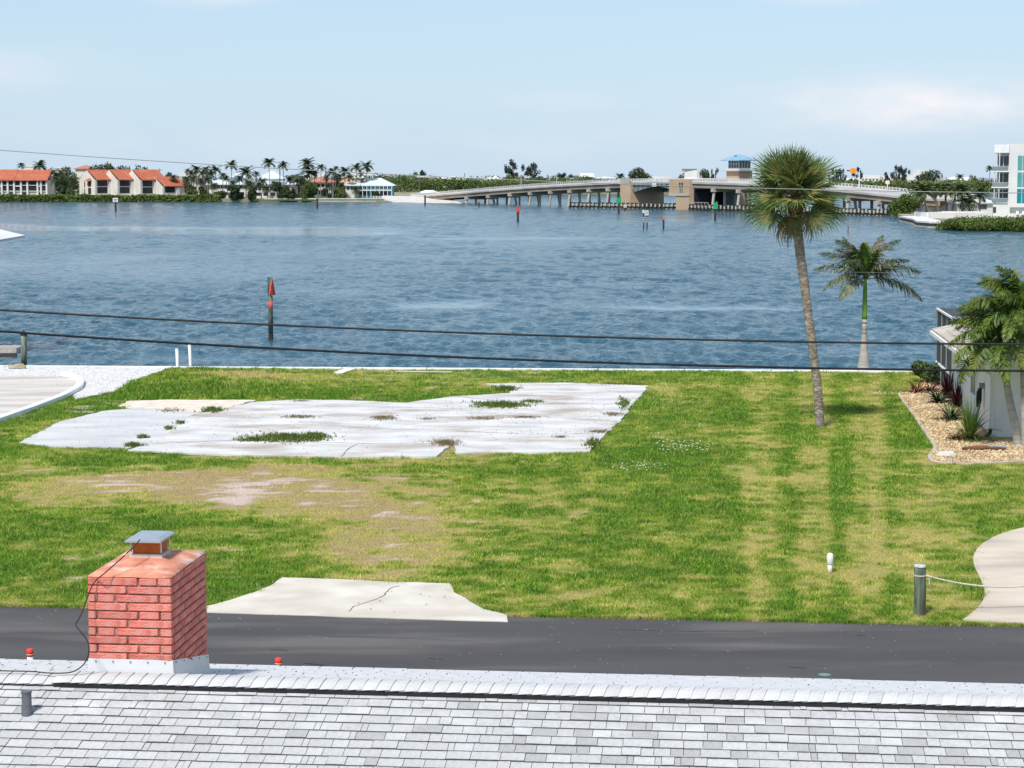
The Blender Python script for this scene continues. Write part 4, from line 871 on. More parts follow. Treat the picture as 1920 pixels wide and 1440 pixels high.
def rotm(az, el, roll=0): return Matrix.Rotation(az, 4, 'Z') @ Matrix.Rotation(-el, 4, 'Y') @ Matrix.Rotation(roll, 4, 'X')
def put(name, me, parent, loc, az, el, roll=0, sc=1.0):
    o = bpy.data.objects.new(name, me); col.objects.link(o); o.parent = parent; o.matrix_basis = Matrix.Translation(loc) @ rotm(az, el, roll) @ Matrix.Scale(sc, 4); return o
b = P(1538, 801); Yp = b.y
prof = [(1538, 801), (1536, 770), (1532, 720), (1527, 680), (1521, 630), (1514, 580), (1508, 530), (1501, 480), (1495, 430), (1491, 400), (1489, 370)]
wd = [.175, .165, .155, .15, .155, .16, .165, .165, .175, .20, .24]
palm = thing('cabbage_palm', 'tall leaning cabbage palm with a round fan leaf crown on the lawn', 'palm tree', b)
tp = [PY(x_, y_, Yp) - b for x_, y_ in prof]; tp[0].z = -.1
sp = spline(tp, 8); mb = MB(); rr = []
rt = random.Random(3)
for i in range(len(sp)):
    f = i / (len(sp) - 1) * (len(wd) - 1); k = min(int(f), len(wd) - 2); rr.append((wd[k] + (wd[k + 1] - wd[k]) * (f - k)) * rt.uniform(.93, 1.07))
cut = int(len(sp) * .86)
mb.tube(sp[:cut + 1], rr[:cut + 1], 14); mb.build('trunk', 'bark', palm)
mb = MB().tube(sp[cut:], [q * 1.12 for q in rr[cut:]], 12)
for k in range(46):
    i = rt.randint(cut, len(sp) - 1); a = rt.uniform(0, 6.28); q = sp[i]; R_ = rr[i]
    d = Vector((math.cos(a), math.sin(a), 0)); mb.tube([q + d * R_ * .8, q + d * (R_ + .07) + Vector((0, 0, .10)), q + d * (R_ + .16) + Vector((0, 0, rt.uniform(.14, .24)))], [.055, .04, .02], 4)
mb.build('leaf_boots', 'boots', palm)
fans = [fan_leaf(10 + i, droop=d_, petiole=p_) for i, (d_, p_) in enumerate([(.10, .85), (.14, .9), (.2, .95), (.3, .9), (.38, .85), (.2, .55)])]
dead = fan_leaf(40, droop=.9, m='fandead', R_=.8, petiole=.7)
top = tp[-1]; ga = 2.39996
for i in range(44):
    f = i / 43; el = math.radians(86 - 102 * f) ; az = i * ga + rt.uniform(-.25, .25)
    k = 0 if f < .25 else 1 if f < .45 else 2 if f < .65 else 3 if f < .85 else 4
    if i % 4 == 3: k = 5
    sc = rt.uniform(.84, .98) * (1.0 if f > .15 else .95)
    put('frond', fans[k], palm, top + Vector((0, 0, .15 - .25 * f)), az, el + math.radians(rt.uniform(-8, 8)), rt.uniform(-1.1, 1.1), sc)
for az, el, sc, roll in [(math.radians(252), -62, .72, 0), (math.radians(318), -30, .95, .9), (math.radians(196), -26, .98, -.9), (math.radians(214), -36, .8, .4), (math.radians(352), -18, 1.0, .8), (math.radians(178), -10, 1.04, 1.0), (math.radians(340), -8, 1.02, -.9)]:
    put('frond', fans[4 if el < -30 else 3], palm, top + Vector((0, 0, -.22)), az, math.radians(el), roll, sc * .92)
for az, el in [(math.radians(200), -55), (math.radians(330), -30), (math.radians(100), -60), (math.radians(20), -50)]:
    o = put('frond', dead, palm, top + Vector((0, 0, -.32)), az, math.radians(el), 0, .85); o['label'] = 'dry brown hanging fan leaf'

def pinnate(seed, L=2.0, n=44, ll=.5, w=.022, arc=.9, drop=.6, spread=1.0, plume=.35, m='royal', base=.12, name='frond'):
    """feather leaf: rachis leaves the origin along +X, arcs over, leaflets hang from both sides"""
    r = random.Random(seed); mb = MB(); P_ = []; x_ = z_ = 0; a = arc * .5; ns = 14
    for i in range(ns + 1):
        P_.append(Vector((x_, 0, z_))); t_ = i / ns; an = a - (arc + drop) * t_ ** 1.15; x_ += math.cos(an) * L / ns; z_ += math.sin(an) * L / ns
    mb.tube(P_, [.026 * (1 - .85 * i / ns) for i in range(ns + 1)], 5)
    for k in range(n):
        f = base + (1 - base) * k / (n - 1); q = f * ns; i = min(int(q), ns - 1); p = P_[i].lerp(P_[i + 1], q - i); T = (P_[i + 1] - P_[i]).normalized(); up = T.cross(Vector((0, -1, 0)))
        Ls = ll * (math.sin(math.pi * min(1, .18 + .86 * f)) ** .6) * r.uniform(.8, 1.12)
        for s in (-1, 1):
            fwd = .45 + .5 * f; lift = r.uniform(-plume, plume) + .12; d = (Vector((0, s, 0)) * spread + T * fwd + up * lift).normalized(); g = r.uniform(.25, .75)
            side = d.cross(up).normalized() * w; m1 = p + d * Ls * .5 + Vector((0, 0, -.06 * g * Ls)); tip = p + d * Ls * .86 + Vector((0, 0, -g * .62 * Ls))
            mb.add([p - side * .6, p + side * .6, m1 + side, m1 - side, tip + side * .12, tip - side * .12], [(0, 1, 2, 3), (3, 2, 4, 5)])
    return mb.mesh('frond', m)
# royal palm behind the seawall edge
b = P(1617, 692); b.y -= .35; Yr = b.y
def zr(py_): return PY(1617, py_, Yr).z
t = thing('royal_palm', 'royal palm with bulging grey base and green crownshaft at the seawall', 'palm tree', b)
s_ = Yr / F
MB().tube([(0, 0, -.1), (0, 0, .05), (0, 0, zr(672)), (0, 0, zr(655)), (0, 0, zr(640)), (0, 0, zr(618)), (0, 0, zr(598))], [14 * s_, 12.5 * s_, 9.5 * s_, 7.5 * s_, 5.6 * s_, 4.8 * s_, 4.5 * s_], 18).build('trunk', 'greybark', t, smooth=True)
for py_ in (604, 610, 616, 624): MB().tube([(0, 0, zr(py_ + 1.6)), (0, 0, zr(py_))], 5.2 * s_, 14).build('trunk_ring', 'banddark' if py_ != 610 else 'bandpale', t)
MB().tube([(0, 0, zr(598)), (0, 0, zr(590)), (0, 0, zr(560)), (0, 0, zr(535)), (0, 0, zr(520))], [5 * s_, 4.9 * s_, 4.3 * s_, 3.8 * s_, 2.6 * s_], 14).build('crownshaft', 'shaft', t, smooth=True)
rv = [pinnate(1, 2.9, 64, .70, .032, 1.0, .35, .9, .7), pinnate(2, 2.8, 64, .70, .032, .7, .55, .9, .7, 'royalgrey'), pinnate(3, 2.4, 60, .60, .034, .5, .1, .8, .35), pinnate(4, 2.9, 66, .70, .032, .55, .75, .8, .55, 'royalgrey')]
rv.append(pinnate(5, 1.9, 60, .50, .034, .3, .15, .8, .4, 'foxtail')); cz = Vector((0, 0, zr(524)))
for az, el, k, sc, roll in [(188, 34, 1, 1.0, .1), (172, 46, 0, .95, 0), (205, 18, 3, .95, .3), (2, 30, 1, 1.05, 0), (-8, 8, 3, 1.08, -.1), (15, 44, 1, .95, 0), (248, 88, 4, 1.0, 0), (70, 92, 4, .98, .8), (60, 60, 0, .85, 0), (235, 40, 0, .85, 0), (310, 40, 0, .85, 0), (130, 52, 0, .9, 0), (225, 5, 3, .8, 0), (190, 84, 4, .95, .5), (300, 76, 4, .9, 0), (-10, 84, 4, .9, 0), (200, 66, 0, .95, 0), (-20, 66, 0, .95, 0), (30, 78, 2, 1.0, 0), (150, 74, 2, 1.0, 0)]:
    put('frond', rv[k], t, cz, math.radians(az), math.radians(el - 14), roll, sc)
# two foxtail palms in the bed at the right
def feather_palm(name, label, base_px, path, radii, shaft_from, crown, fr, seed, L=2.1, cat='palm tree'):
    b = P(*base_px); t = thing(name, label, cat, b, 0, 'feather palms in the stone bed'); Yp = b.y
    pts = [PY(x_, y_, Yp) - b for x_, y_ in path]; pts[0].z = -.1; sp = spline(pts, 5); n = len(sp); rd = np.interp(np.linspace(0, 1, n), np.linspace(0, 1, len(radii)), radii)
    k = int(n * shaft_from); MB().tube(sp[:k + 1], list(rd[:k + 1]), 12).build('trunk', 'greybark', t, smooth=True); MB().tube(sp[k:], [q * 1.15 for q in rd[k:]], 12).build('crownshaft', 'shaft', t, smooth=True)
    V_ = [pinnate(seed + i, L * q, 84, .46, .026, a, d, .9, 1.25, 'foxtail') for i, (q, a, d) in enumerate([(1, .9, .8), (.95, .7, 1.2), (1.05, 1.1, .5)])]
    rr_ = random.Random(seed)
    for az, el in fr: put('frond', rr_.choice(V_), t, sp[-1], math.radians(az), math.radians(el), rr_.uniform(-.3, .3), rr_.uniform(.85, 1.08))
    return t
feather_palm('foxtail_palm', 'foxtail palm with curved grey trunk leaning left before the house wall', (1911, 836), [(1911, 836), (1904, 800), (1895, 760), (1887, 715), (1884, 690), (1880, 665), (1877, 640)], [.17, .15, .13, .12, .11, .10, .07], .72, None,
             [(180, 38), (195, 10), (165, 55), (210, -12), (225, 30), (250, -8), (150, 40), (120, 60), (60, 40), (20, 20), (340, 0), (300, 20), (275, 45), (190, 62), (240, 55), (205, -34), (262, -30), (228, -22), (285, -22), (196, 24)], 50, 2.25)
feather_palm('foxtail_palm', 'foxtail palm with straight trunk at the right edge in front of the house', (1925, 838), [(1925, 838), (1922, 780), (1920, 700), (1917, 670), (1915, 630), (1913, 598)], [.16, .14, .13, .12, .11, .07], .75, None,
             [(180, 60), (170, 35), (200, 45), (190, 20), (215, 15), (150, 60), (230, 40), (250, 20), (270, 50), (300, 30), (330, 20), (0, 40), (30, 50), (90, 60), (120, 40), (205, 70), (160, 12), (246, 2), (200, 82), (176, 48)], 70, 2.3)

# ------------------------------------------------------------------ house at the right with tile roof
HB = P(1860, 820); hy = math.radians(-5.85); hl = thing('house', 'white stucco house with pale tiled hip roof at the right edge behind the palms', 'house', HB, hy)
WH = 2.62; DEP = 13.2; WID = 15.0
MB().bb(0, WID, 0, DEP, -.1, WH - .02).build('wall', 'stucco', hl)
MB().bb(-.012, .0, 9.0, 9.06, 0.0, WH).build('wall_joint', 'white', hl)
wt = MB().bb(-.03, -.004, 4.6, 6.0, .95, 2.1).build('window', 'glass', hl)
for (a_, b_, c_, d_) in ((4.5, 4.6, .85, 2.2), (6.0, 6.1, .85, 2.2), (4.6, 6.0, .85, .95), (4.6, 6.0, 2.1, 2.2), (5.27, 5.33, .95, 2.1)): MB().bb(-.06, -.003, a_, b_, c_, d_).build('frame', 'white', wt)
MB().bb(-.10, -.002, 4.4, 6.2, .78, .85).build('window_sill', 'white', hl)
# roof: hip planes with separate tiles
OV = .85; ex0, ey0, ex1, ey1 = -OV, -OV, WID + OV, DEP - .4; ez = WH + .14; SLP = .30
rb = MB(); w2 = (ey1 - ey0) / 2; rb.hip(ex0, ex1, ey0, ey1, ez, ez + w2 * SLP, 0, .16); roof_o = rb.build('roof', 'tile', hl)
MB().bb(ex0 + .05, 0, ey0 + .05, ey1, WH - .04, WH - .015).bb(0, ex1, ey0 + .05, 0, WH - .04, WH - .015).build('soffit', 'white', hl, kind='stuff')
MB().bb(ex0 - .1, ex0 - .004, ey0 - .1, ey1, ez - .15, ez - .01).build('gutter', 'white', hl); MB().bb(ex0, ex1, ey0 - .1, ey0 - .004, ez - .15, ez - .01).build('gutter', 'white', hl)
tmesh = MB(); tw, tl = .30, .40; n = 5; vs = []
for e in (0, 1):
    for i in range(n + 1): a = i / n; vs.append((a * tw, e * tl, .03 + .035 * math.sin(a * math.pi) + (.02 if e == 0 else 0)))
for i in range(n + 1): a = i / n; vs.append((a * tw, 0, 0.0))
tmesh.add(vs, [(i, i + 1, n + 2 + i, n + 1 + i) for i in range(n)]); tmesh.add(vs, [(2 * n + 2 + i, 2 * n + 3 + i, i + 1, i) for i in range(n)]); tm = tmesh.mesh('roof_tile', 'tile')
ang = math.atan(SLP); tl_eff = .36; count = 0; rest = MB(); tiles = []
for row in range(int(w2 * math.sqrt(1 + SLP ** 2) / tl_eff)):
    d_ = row * tl_eff * math.cos(ang); z_ = ez + d_ * SLP + .0
    x_ = ex0 + d_
    while x_ < ex0 + 9 and x_ < ex1 - d_ - tw: tiles.append((Vector((x_, ey0 + d_, z_)), Matrix.Rotation(ang, 4, 'X'))); x_ += tw
    y_ = ey1 - d_
    while y_ > ey0 + d_ + tw: tiles.append((Vector((ex0 + d_, y_, z_)), Matrix.Rotation(-math.pi / 2, 4, 'Z') @ Matrix.Rotation(ang, 4, 'X'))); y_ -= tw
Mh = Matrix.Translation(HB) @ Matrix.Rotation(hy, 4, 'Z')
tiles.sort(key=lambda q: (proj(*(Mh @ q[0]))[0] > 1925, (Mh @ q[0]).y))
for i, (p_, R_) in enumerate(tiles):
    if i < 295:
        o = bpy.data.objects.new('roof_tile', tm); col.objects.link(o); o.parent = roof_o; o.matrix_basis = Matrix.Translation(p_) @ R_
    else:
        rest.add([p_ + (R_ @ Vector(v)) for v in tmesh.v], tmesh.f)
rest.build('roof_tiles', 'tile', roof_o, kind='stuff')
mb = MB(); k = 0                                     # hip ridge tiles
while k * .36 < w2 * 1.35:
    u_ = k * .36 / (w2 * 1.35); a = Vector((ex0 + w2 * u_, ey0 + w2 * u_, ez + w2 * SLP * u_ + .06)); b_ = a + Vector((1, 1, SLP)).normalized() * .40
    MB().tube([a, b_], [.12, .10], 8).build('hip_tile', 'tile', roof_o); k += 1
# downspout, hose reel, screened lanai
mb = MB(); mb.tube([(-.55, -.35, WH + .02), (-.55, -.35, WH - .10), (-.10, -.04, WH - .42), (-.07, -.04, WH - .55), (-.07, -.04, .16)], .05, 8); mb.build('downspout', 'rail', hl)
MB().tube([(-.07, -.04, .30), (-.08, -.05, .16), (-.24, -.18, .04)], .065, 8).build('downspout_foot', 'black', hl)
rl = thing('hose_reel', 'coiled black garden hose hanging on the white wall of the right house', 'hose', Mh @ Vector((-.12, 2.4, 0)), hy)
for i in range(7):
    R_ = .22 + .03 * math.sin(i * 2.1); o_ = -.02 * i; pts = [Vector((o_, R_ * .62 * math.cos(a), 1.25 + R_ * 1.3 * math.sin(a) - .03 * i)) for a in np.linspace(0, 2 * math.pi, 26)]
    MB().tube(pts, .022, 6, cap=False).build('hose_loop', 'black', rl)
MB().bb(-.06, .1, -.1, .1, 1.45, 1.65).build('hanger', 'steel', rl)
MB().tube([(-.05, -.15, .9), (-.12, -.25, .5), (-.2, -.05, .15), (-.35, .3, .05)], .02, 6).build('hose_tail', 'black', rl)
lan = thing('pool_cage', 'dark insect screened pool cage with white frame behind the right house', 'pool cage', Mh @ Vector((0, DEP + .02, 0)), hy)
LZ = 3.25; LD = 6.2
MB().bb(.03, .05, 0.05, LD, 0, LZ).build('side_screen', 'screen', lan); MB().bb(.05, 12, .02, .04, 2.3, LZ).build('front_screen', 'screen', lan); MB().bb(.05, 12, LD, LD + .02, 0, LZ).build('back_screen', 'screen', lan)
MB().bb(.05, 12, .05, LD, LZ - .03, LZ).build('roof_screen', 'screen', lan)
for y_ in (0, 2.05, 4.1, 6.2): MB().bb(-.02, .02, y_ - .02, y_ + .02, 0, LZ).build('upright', 'steel', lan)
for z_ in (.9, LZ - .02): MB().bb(-.035, .035, .03, LD, z_ - .04, z_ + .04).build('cross_bar', 'white', lan)
for x_ in (2, 4, 6, 8): MB().bb(x_ - .03, x_ + .03, -.03, LD, LZ + .003, LZ + .06).build('roof_bar', 'steel', lan)
MB().bb(0.04, 12, -.045, .015, LZ - .05, LZ + .05).build('cross_bar', 'white', lan)
# ------------------------------------------------------------------ planting in the bed
def arching_plant(name, label, px_, py_, m, n, L, w, spread, seed, h=.35, grp=None, cat='plant', up=.9):
    r = random.Random(seed); b = P(px_, py_); t = thing(name, label, cat, b, 0, grp); mb = MB()
    for k in range(n):
        a = r.uniform(0, 6.283); e = r.uniform(.25, up); l = L * r.uniform(.7, 1.15); d = Vector((math.cos(a), math.sin(a), 0)); pts = []
        o0 = d * r.uniform(0, .06); s = Vector((-d.y, d.x, 0)) * w
        for i in range(6):
            f = i / 5; pts.append(o0 + d * (l * f * math.cos(e) * spread) + Vector((0, 0, l * (f * math.sin(e) * 1.25 - .75 * f * f * (1.3 - e)) + .03)))
        ww = [.7, 1, 1, .8, .5, .05]; vs = []
        for i, p in enumerate(pts): vs += [p - s * ww[i], p + s * ww[i] + Vector((0, 0, .008))]
        mb.add(vs, [(2 * i, 2 * i + 1, 2 * i + 3, 2 * i + 2) for i in range(5)])
    mb.build('leaves', m, t); MB().tube([(0, 0, -.02), (0, 0, .16)], [.05, .03], 6).build('stem', 'trunkfar', t); return t
def bush(name, label, px_, py_, m, n, rx, rz_, seed, leaf=.09, grp=None):
    b = P(px_, py_); t = thing(name, label, 'shrub', b, 0, grp); rg_ = np.random.default_rng(seed)
    lobes = [(rg_.uniform(-.5, .5) * rx, rg_.uniform(-.5, .5) * rx, rz_ * rg_.uniform(.4, .8), rx * rg_.uniform(.4, .6), rz_ * rg_.uniform(.3, .45)) for _ in range(7)]
    C, N_ = lobes_pts(lobes, n, rg_); V, Q_ = leafcards(C, N_, leaf, rg_); link('foliage', npmesh('foliage', V, Q_, m), t); MB().tube([(0, 0, -.02), (0, 0, rz_ * .6)], [.05, .03], 6).build('stem', 'trunkfar', t); return t
bush('shrub', 'dense bright green shrub at the far corner of the pool cage', 1738, 718, 'leafmid', 2000, .95, .80, 21, .09)
bush('shrub', 'dark green shrub close against the pool cage screen', 1766, 722, 'leafdark', 1600, .95, .95, 22, .09)
arching_plant('bromeliad', 'arching rust brown strap leaf plant at the far tip of the bed', 1720, 737, 'brownleaf', 70, .95, .03, 1.0, 31)
arching_plant('bromeliad', 'rust red strap leaf plant right of the arching brown one', 1742, 735, 'redleaf', 50, .7, .03, 1.0, 38)
arching_plant('cycad', 'dark green spiky plant in front of the red leaved shrubs', 1760, 756, 'leafdark', 90, .95, .03, 1.1, 32)
arching_plant('cordyline', 'tall dark red leaved plant against the lanai screen', 1778, 748, 'redleaf', 90, 1.0, .035, .8, 33, up=1.3)
arching_plant('cordyline', 'dark red leaved plant next to the white wall', 1796, 764, 'redleaf', 80, .95, .035, .85, 34, up=1.3)
arching_plant('cycad', 'low dark green fan shaped plant in the middle of the stone bed', 1783, 788, 'leafdark', 80, .95, .035, 1.1, 35)
arching_plant('fern', 'bright green fountain of fine leaves near the downspout', 1818, 826, 'foxtail', 190, 1.25, .018, .95, 36, up=1.35)
arching_plant('dry_plant', 'dry brown dead leaf clump in front of the green fern', 1790, 826, 'brownleaf', 60, .7, .02, 1.0, 37)
t = thing('rock', 'small pale rough rock near the curved tip of the stone bed', 'rock', P(1775, 856)); bm = bmesh.new(); bmesh.ops.create_icosphere(bm, subdivisions=2, radius=.24)
for v in bm.verts: v.co *= rs.uniform(.8, 1.15); v.co.z *= .6; v.co.x *= 1.4
me = bpy.data.meshes.new('stone'); bm.to_mesh(me); bm.free(); me.materials.append(M['concrete']); link('stone', me, t, (0, 0, .05))
t = thing('log', 'short reddish log lying on the river stones before the house', 'log', P(1838, 846), .05)
MB().tube([(-.6, 0, .08), (-.2, .02, .10), (.25, 0, .10), (.85, -.05, .09)], [.05, .085, .075, .04], 8).build('trunk_piece', 'boots', t); MB().tube([(.3, 0, .16), (.9, .06, .12)], .04, 8).build('grey_branch', 'galv', t)
# ------------------------------------------------------------------ boathouse past the left edge
e1 = PY(47, 441, 124); e2 = PY(18, 565, 124)
nh = thing('boathouse', 'white roofed boathouse at the left edge, only its eave tips in view over the water', 'boathouse', (e1.x, 124, -1.2), math.radians(4))
MB().hip(-16, e2.x - e1.x, -9, .0, e2.z + 1.2, e2.z + 1.9, 0, .14).build('lower_roof', 'vwhite', nh)
ur = MB().hip(-16, 0, -9, 0, e1.z + 1.2, e1.z + 2.6, 0, .14).build('upper_roof', 'vwhite', nh)
for x_ in (-4, -9, -14):
    for y_ in (-8, -1): MB().tube([(x_, y_, -1), (x_, y_, e1.z + 1.2)], .14, 10).build('post', 'timber', nh)
for k in range(9): MB().box((-.9 - 1.1 * k, -4.5, e1.z + 1.2 + .31 * min(4.5, .9 + 1.1 * k) + .05), (.06, min(8.8, .8 + 2.1 * k), .05)).build('roof_batten', 'rail', ur)
# ================================================================== FAR SHORE: trees, houses, bridge
rt = random.Random(17)
def crown_mesh(kind, seed):
    r = np.random.default_rng(seed)
    if kind == 'round':
        lobes = [(r.uniform(-.30, .30), r.uniform(-.3, .3), r.uniform(.38, .80), r.uniform(.15, .26), r.uniform(.12, .20)) for _ in range(12)]; n, s, m = 1500, .034, 'leafdark'
    elif kind == 'bright':
        lobes = [(r.uniform(-.34, .34), r.uniform(-.34, .34), r.uniform(.25, .78), r.uniform(.14, .24), r.uniform(.10, .2)) for _ in range(14)]; n, s, m = 1500, .036, 'leafmid'
    elif kind == 'pine':
        lobes = []
        for _ in range(24):
            a = r.uniform(0, 6.28); q = r.uniform(0, .36); h = r.uniform(.22, .92) * (1 - q * .45); lobes.append((math.cos(a) * q, math.sin(a) * q, h, r.uniform(.05, .10), r.uniform(.07, .15)))
        n, s, m = 2000, .026, 'leafblue'
    C, N_ = lobes_pts(lobes, n, r, .1 if kind == 'pine' else .35); V, Q_ = leafcards(C, N_, s, r); return npmesh('crown', V, Q_, m), lobes
CR = {k: [crown_mesh(k, 100 + i + 10 * j) for i in range(4)] for j, k in enumerate(('round', 'bright', 'pine'))}
def trunk_mesh(lobes):
    mb = MB(); mb.tube([(0, 0, -.02), (.01, 0, .2), (0, .01, .45)], [.035, .026, .016], 6)
    for l in lobes[:7]: mb.tube([(0, 0, .22), (l[0] * .5, l[1] * .5, l[2] * .55), (l[0], l[1], l[2])], [.014, .010, .004], 4, cap=False)
    return mb.mesh('trunk', 'trunkfar')
TR = {k: [trunk_mesh(q[1]) for q in v] for k, v in CR.items()}
def palm_crown(seed, n=17, m='palmfar', up=75, low=-40, nl=11, wide=.17):
    r = random.Random(seed); mb = MB()
    for k in range(n):
        az = k * 2.39996 + r.uniform(-.2, .2); el = math.radians(up + (low - up) * k / (n - 1)); L = r.uniform(.8, 1.1); pts = []; x_ = z_ = 0; a = el * .75 + .35
        for i in range(6):
            pts.append(Vector((x_, 0, z_))); an = a - 1.5 * (i / 5) ** 1.1; x_ += math.cos(an) * L / 5; z_ += math.sin(an) * L / 5
        R = Matrix.Rotation(az, 3, 'Z')
        for i in range(nl):
            f = (.12 + .88 * i / (nl - 1)) * 5; q = min(int(f), 4); p = pts[q].lerp(pts[q + 1], f - q); T = (pts[q + 1] - pts[q]).normalized()
            for s in (-1, 1):
                d = Vector((0, s, 0)) + T * .7 + Vector((0, 0, -.35)); l = wide * 1.5 * math.sin(math.pi * min(1, .2 + .78 * i / (nl - 1))) * r.uniform(.8, 1.2); w = T * .055
                mb.add([R @ (p - w), R @ (p + w), R @ (p + d * l + w * .3), R @ (p + d * l - w * .3)], [(0, 1, 2, 3)])
    return mb.mesh('crown', m)
PCR = [palm_crown(i) for i in range(5)]; PCS = [palm_crown(20 + i, 26, 'palmfar', 85, -60, 6, .3) for i in range(3)]; PCD = [palm_crown(30 + i, 30, 'datefar', 85, -35, 12, .12) for i in range(3)]
def ptrunk(seed, bend):
    r = random.Random(seed); a = r.uniform(0, 6.28); c, s = math.cos(a) * bend, math.sin(a) * bend
    return MB().tube([(c, s, -.01), (c * .5, s * .5, .33), (c * .12, s * .12, .7), (0, 0, 1.0)], [.030, .021, .018, .017], 7).mesh('trunk', 'trunkfar')
PTR = [ptrunk(i, .05 + .03 * i) for i in range(4)]
GL = {}
def tree(kind, px_, ptop, Y, w, label, grp=None, base=-.2, name=None):
    """w: crown width in photograph pixels"""
    w = w * {'palm': 1.4, 'sabal': 1.5, 'pine': 1.45, 'date': 1.1}.get(kind, 1.15); top = PY(px_, ptop, Y); Hh = top.z - base; wm = w * Y / F; i = rt.randint(0, 3)
    nm = name or {'round': 'broadleaf_tree', 'bright': 'broadleaf_tree', 'pine': 'pine_tree', 'palm': 'coconut_palm', 'sabal': 'cabbage_palm', 'date': 'date_palm'}[kind]
    t = thing(nm, label, 'palm tree' if kind in ('palm', 'sabal', 'date') else 'tree', (top.x, Y, base), rt.uniform(0, 6.28), grp)
    if kind in CR:
        me = CR[kind][i][0]; o = link('crown', me, t); o.scale = (wm / .82, wm / .82, Hh / .96); o2 = link('trunk', TR[kind][i], t); o2.scale = o.scale
    else:
        me = rt.choice({'palm': PCR, 'sabal': PCS, 'date': PCD}[kind]); R_ = wm / 2 / .92; hz = Hh - R_ * (.42 if kind != 'date' else .5)
        o = link('crown', me, t, (0, 0, hz)); o.scale = (R_, R_, R_); o2 = link('trunk', rt.choice(PTR), t, (0, 0, 0)); th = {'palm': 7.5, 'sabal': 8, 'date': 14}[kind]; o2.scale = (th, th, hz)
    return t
# ---- mangrove hedges and green masses (nobody could count these)
def mass(name, spans, n, leaf, m, label, seed, kind='stuff', cat='hedge', base=-1.3):
    """spans: (px0, px1, Y0, Y1, ptop0, ptop1)"""
    r = np.random.default_rng(seed); kind2 = cat; CC = []; NN = []; SS = []
    tot = sum((s[1] - s[0]) * s[3] for s in spans)
    for a, b_, Y0, Y1, t0, t1 in spans:
        k = int(n * (b_ - a) * Y1 / tot); px_ = r.uniform(a, b_, k); Y = Y0 + (Y1 - Y0) * r.uniform(0, 1, k) ** 1.3; X = (px_ - 960) / F * Y
        tp = t0 + (t1 - t0) * (px_ - a) / (b_ - a); ztop = CAMZ - (tp - 330) / F * Y0
        hh = fbm(X / 4.5, Y / 4.5, seed, 3); hb = fbm(X / 14., Y / 14., seed + 3, 3); up = ztop + ((hh - .46) * .6 + (hb - .5) * .9 * (kind2 == 'woods')) * (ztop - base)
        f = r.uniform(0, 1, k) ** .45; front = r.uniform(0, 1, k) < .35; Y = np.where(front, Y0 + r.uniform(0, 1.2, k) + (hh - .5) * 3, Y); z = base + (up - base) * np.where(front, r.uniform(0, 1, k), f)
        CC.append(np.stack([X, Y, z], 1)); N_ = np.stack([r.normal(0, .5, k), np.where(front, -1., -.4), np.where(front, .4, 1.)], 1); NN.append(N_); SS.append(np.full(k, leaf))
    C = np.concatenate(CC); N_ = np.concatenate(NN); S = np.concatenate(SS) * r.uniform(.6, 1.4, len(C)); V, Q_ = leafcards(C, N_, S, r, .6); return link(name, npmesh(name, V, Q_, m), kind=kind, label=label, cat=cat)
y378 = YW(378)
mass('mangrove_hedge', [(-60, 180, y378 - 1, y378 + 9, 366, 366), (180, 415, y378 - 1, y378 + 9, 366, 365.5)], 15000, .42, 'leafbright', 'long low green mangrove hedge along the left waterline below the condominiums', 1, 'stuff')
yf2 = YW(364)
mass('shore_woods', [(715, 760, yf2, yf2 + 60, 336, 334), (760, 860, yf2, yf2 + 60, 333, 336), (860, 1060, yf2 + 5, yf2 + 60, 337, 338), (1060, 1240, yf2 + 5, yf2 + 60, 339, 345), (1240, 1560, yf2 + 5, yf2 + 60, 345, 345), (1560, 1880, yf2 + 5, yf2 + 60, 343, 341)], 42000, .62, 'leafmid', 'continuous green wooded shoreline beyond the bridge', 2, 'stuff', 'woods')
mass('shore_woods', [(-60, 480, 960, 1010, 339, 339), (480, 740, 960, 1010, 340, 338)], 16000, .62, 'leafdark', 'dark tree growth behind the houses of the left shore', 3, 'stuff', 'woods')
hY = YW(433)
def mounds(name, label, spec, n, leaf, m, seed):
    r = np.random.default_rng(seed); lobes = []
    for a_, b_, Y0_, top_, k_ in spec:
        for q in range(k_):
            px_ = a_ + (b_ - a_) * (q + r.uniform(.1, .9)) / k_; Yq = Y0_ + r.uniform(1.5, 9); zt_ = PY(960, top_ + r.uniform(-1, 3), Yq).z; R_ = r.uniform(1.3, 2.4); x_ = (px_ - 960) / F * Yq
            lobes.append((x_, Yq, zt_ - R_ * .8, R_ * 1.35, R_ * .8)); lobes.append((x_ + r.uniform(-.8, .8), Y0_ + r.uniform(.8, 1.8), -1.0 + r.uniform(.5, 1.3), R_, 1.0))
    C, N_ = lobes_pts(lobes, n, r); C[:, 2] = np.maximum(C[:, 2], -1.15); V, Q_ = leafcards(C, N_, leaf, r, .6); return link(name, npmesh(name, V, Q_, m), kind='stuff', label=label, cat='hedge')
mounds('shrub_hedge', 'rounded bright green hedge on the right point in front of the modern white building', [(1768, 1800, hY, 409, 6), (1796, 1990, hY - 3, 404, 34)], 26000, .20, 'leafbright', 4)
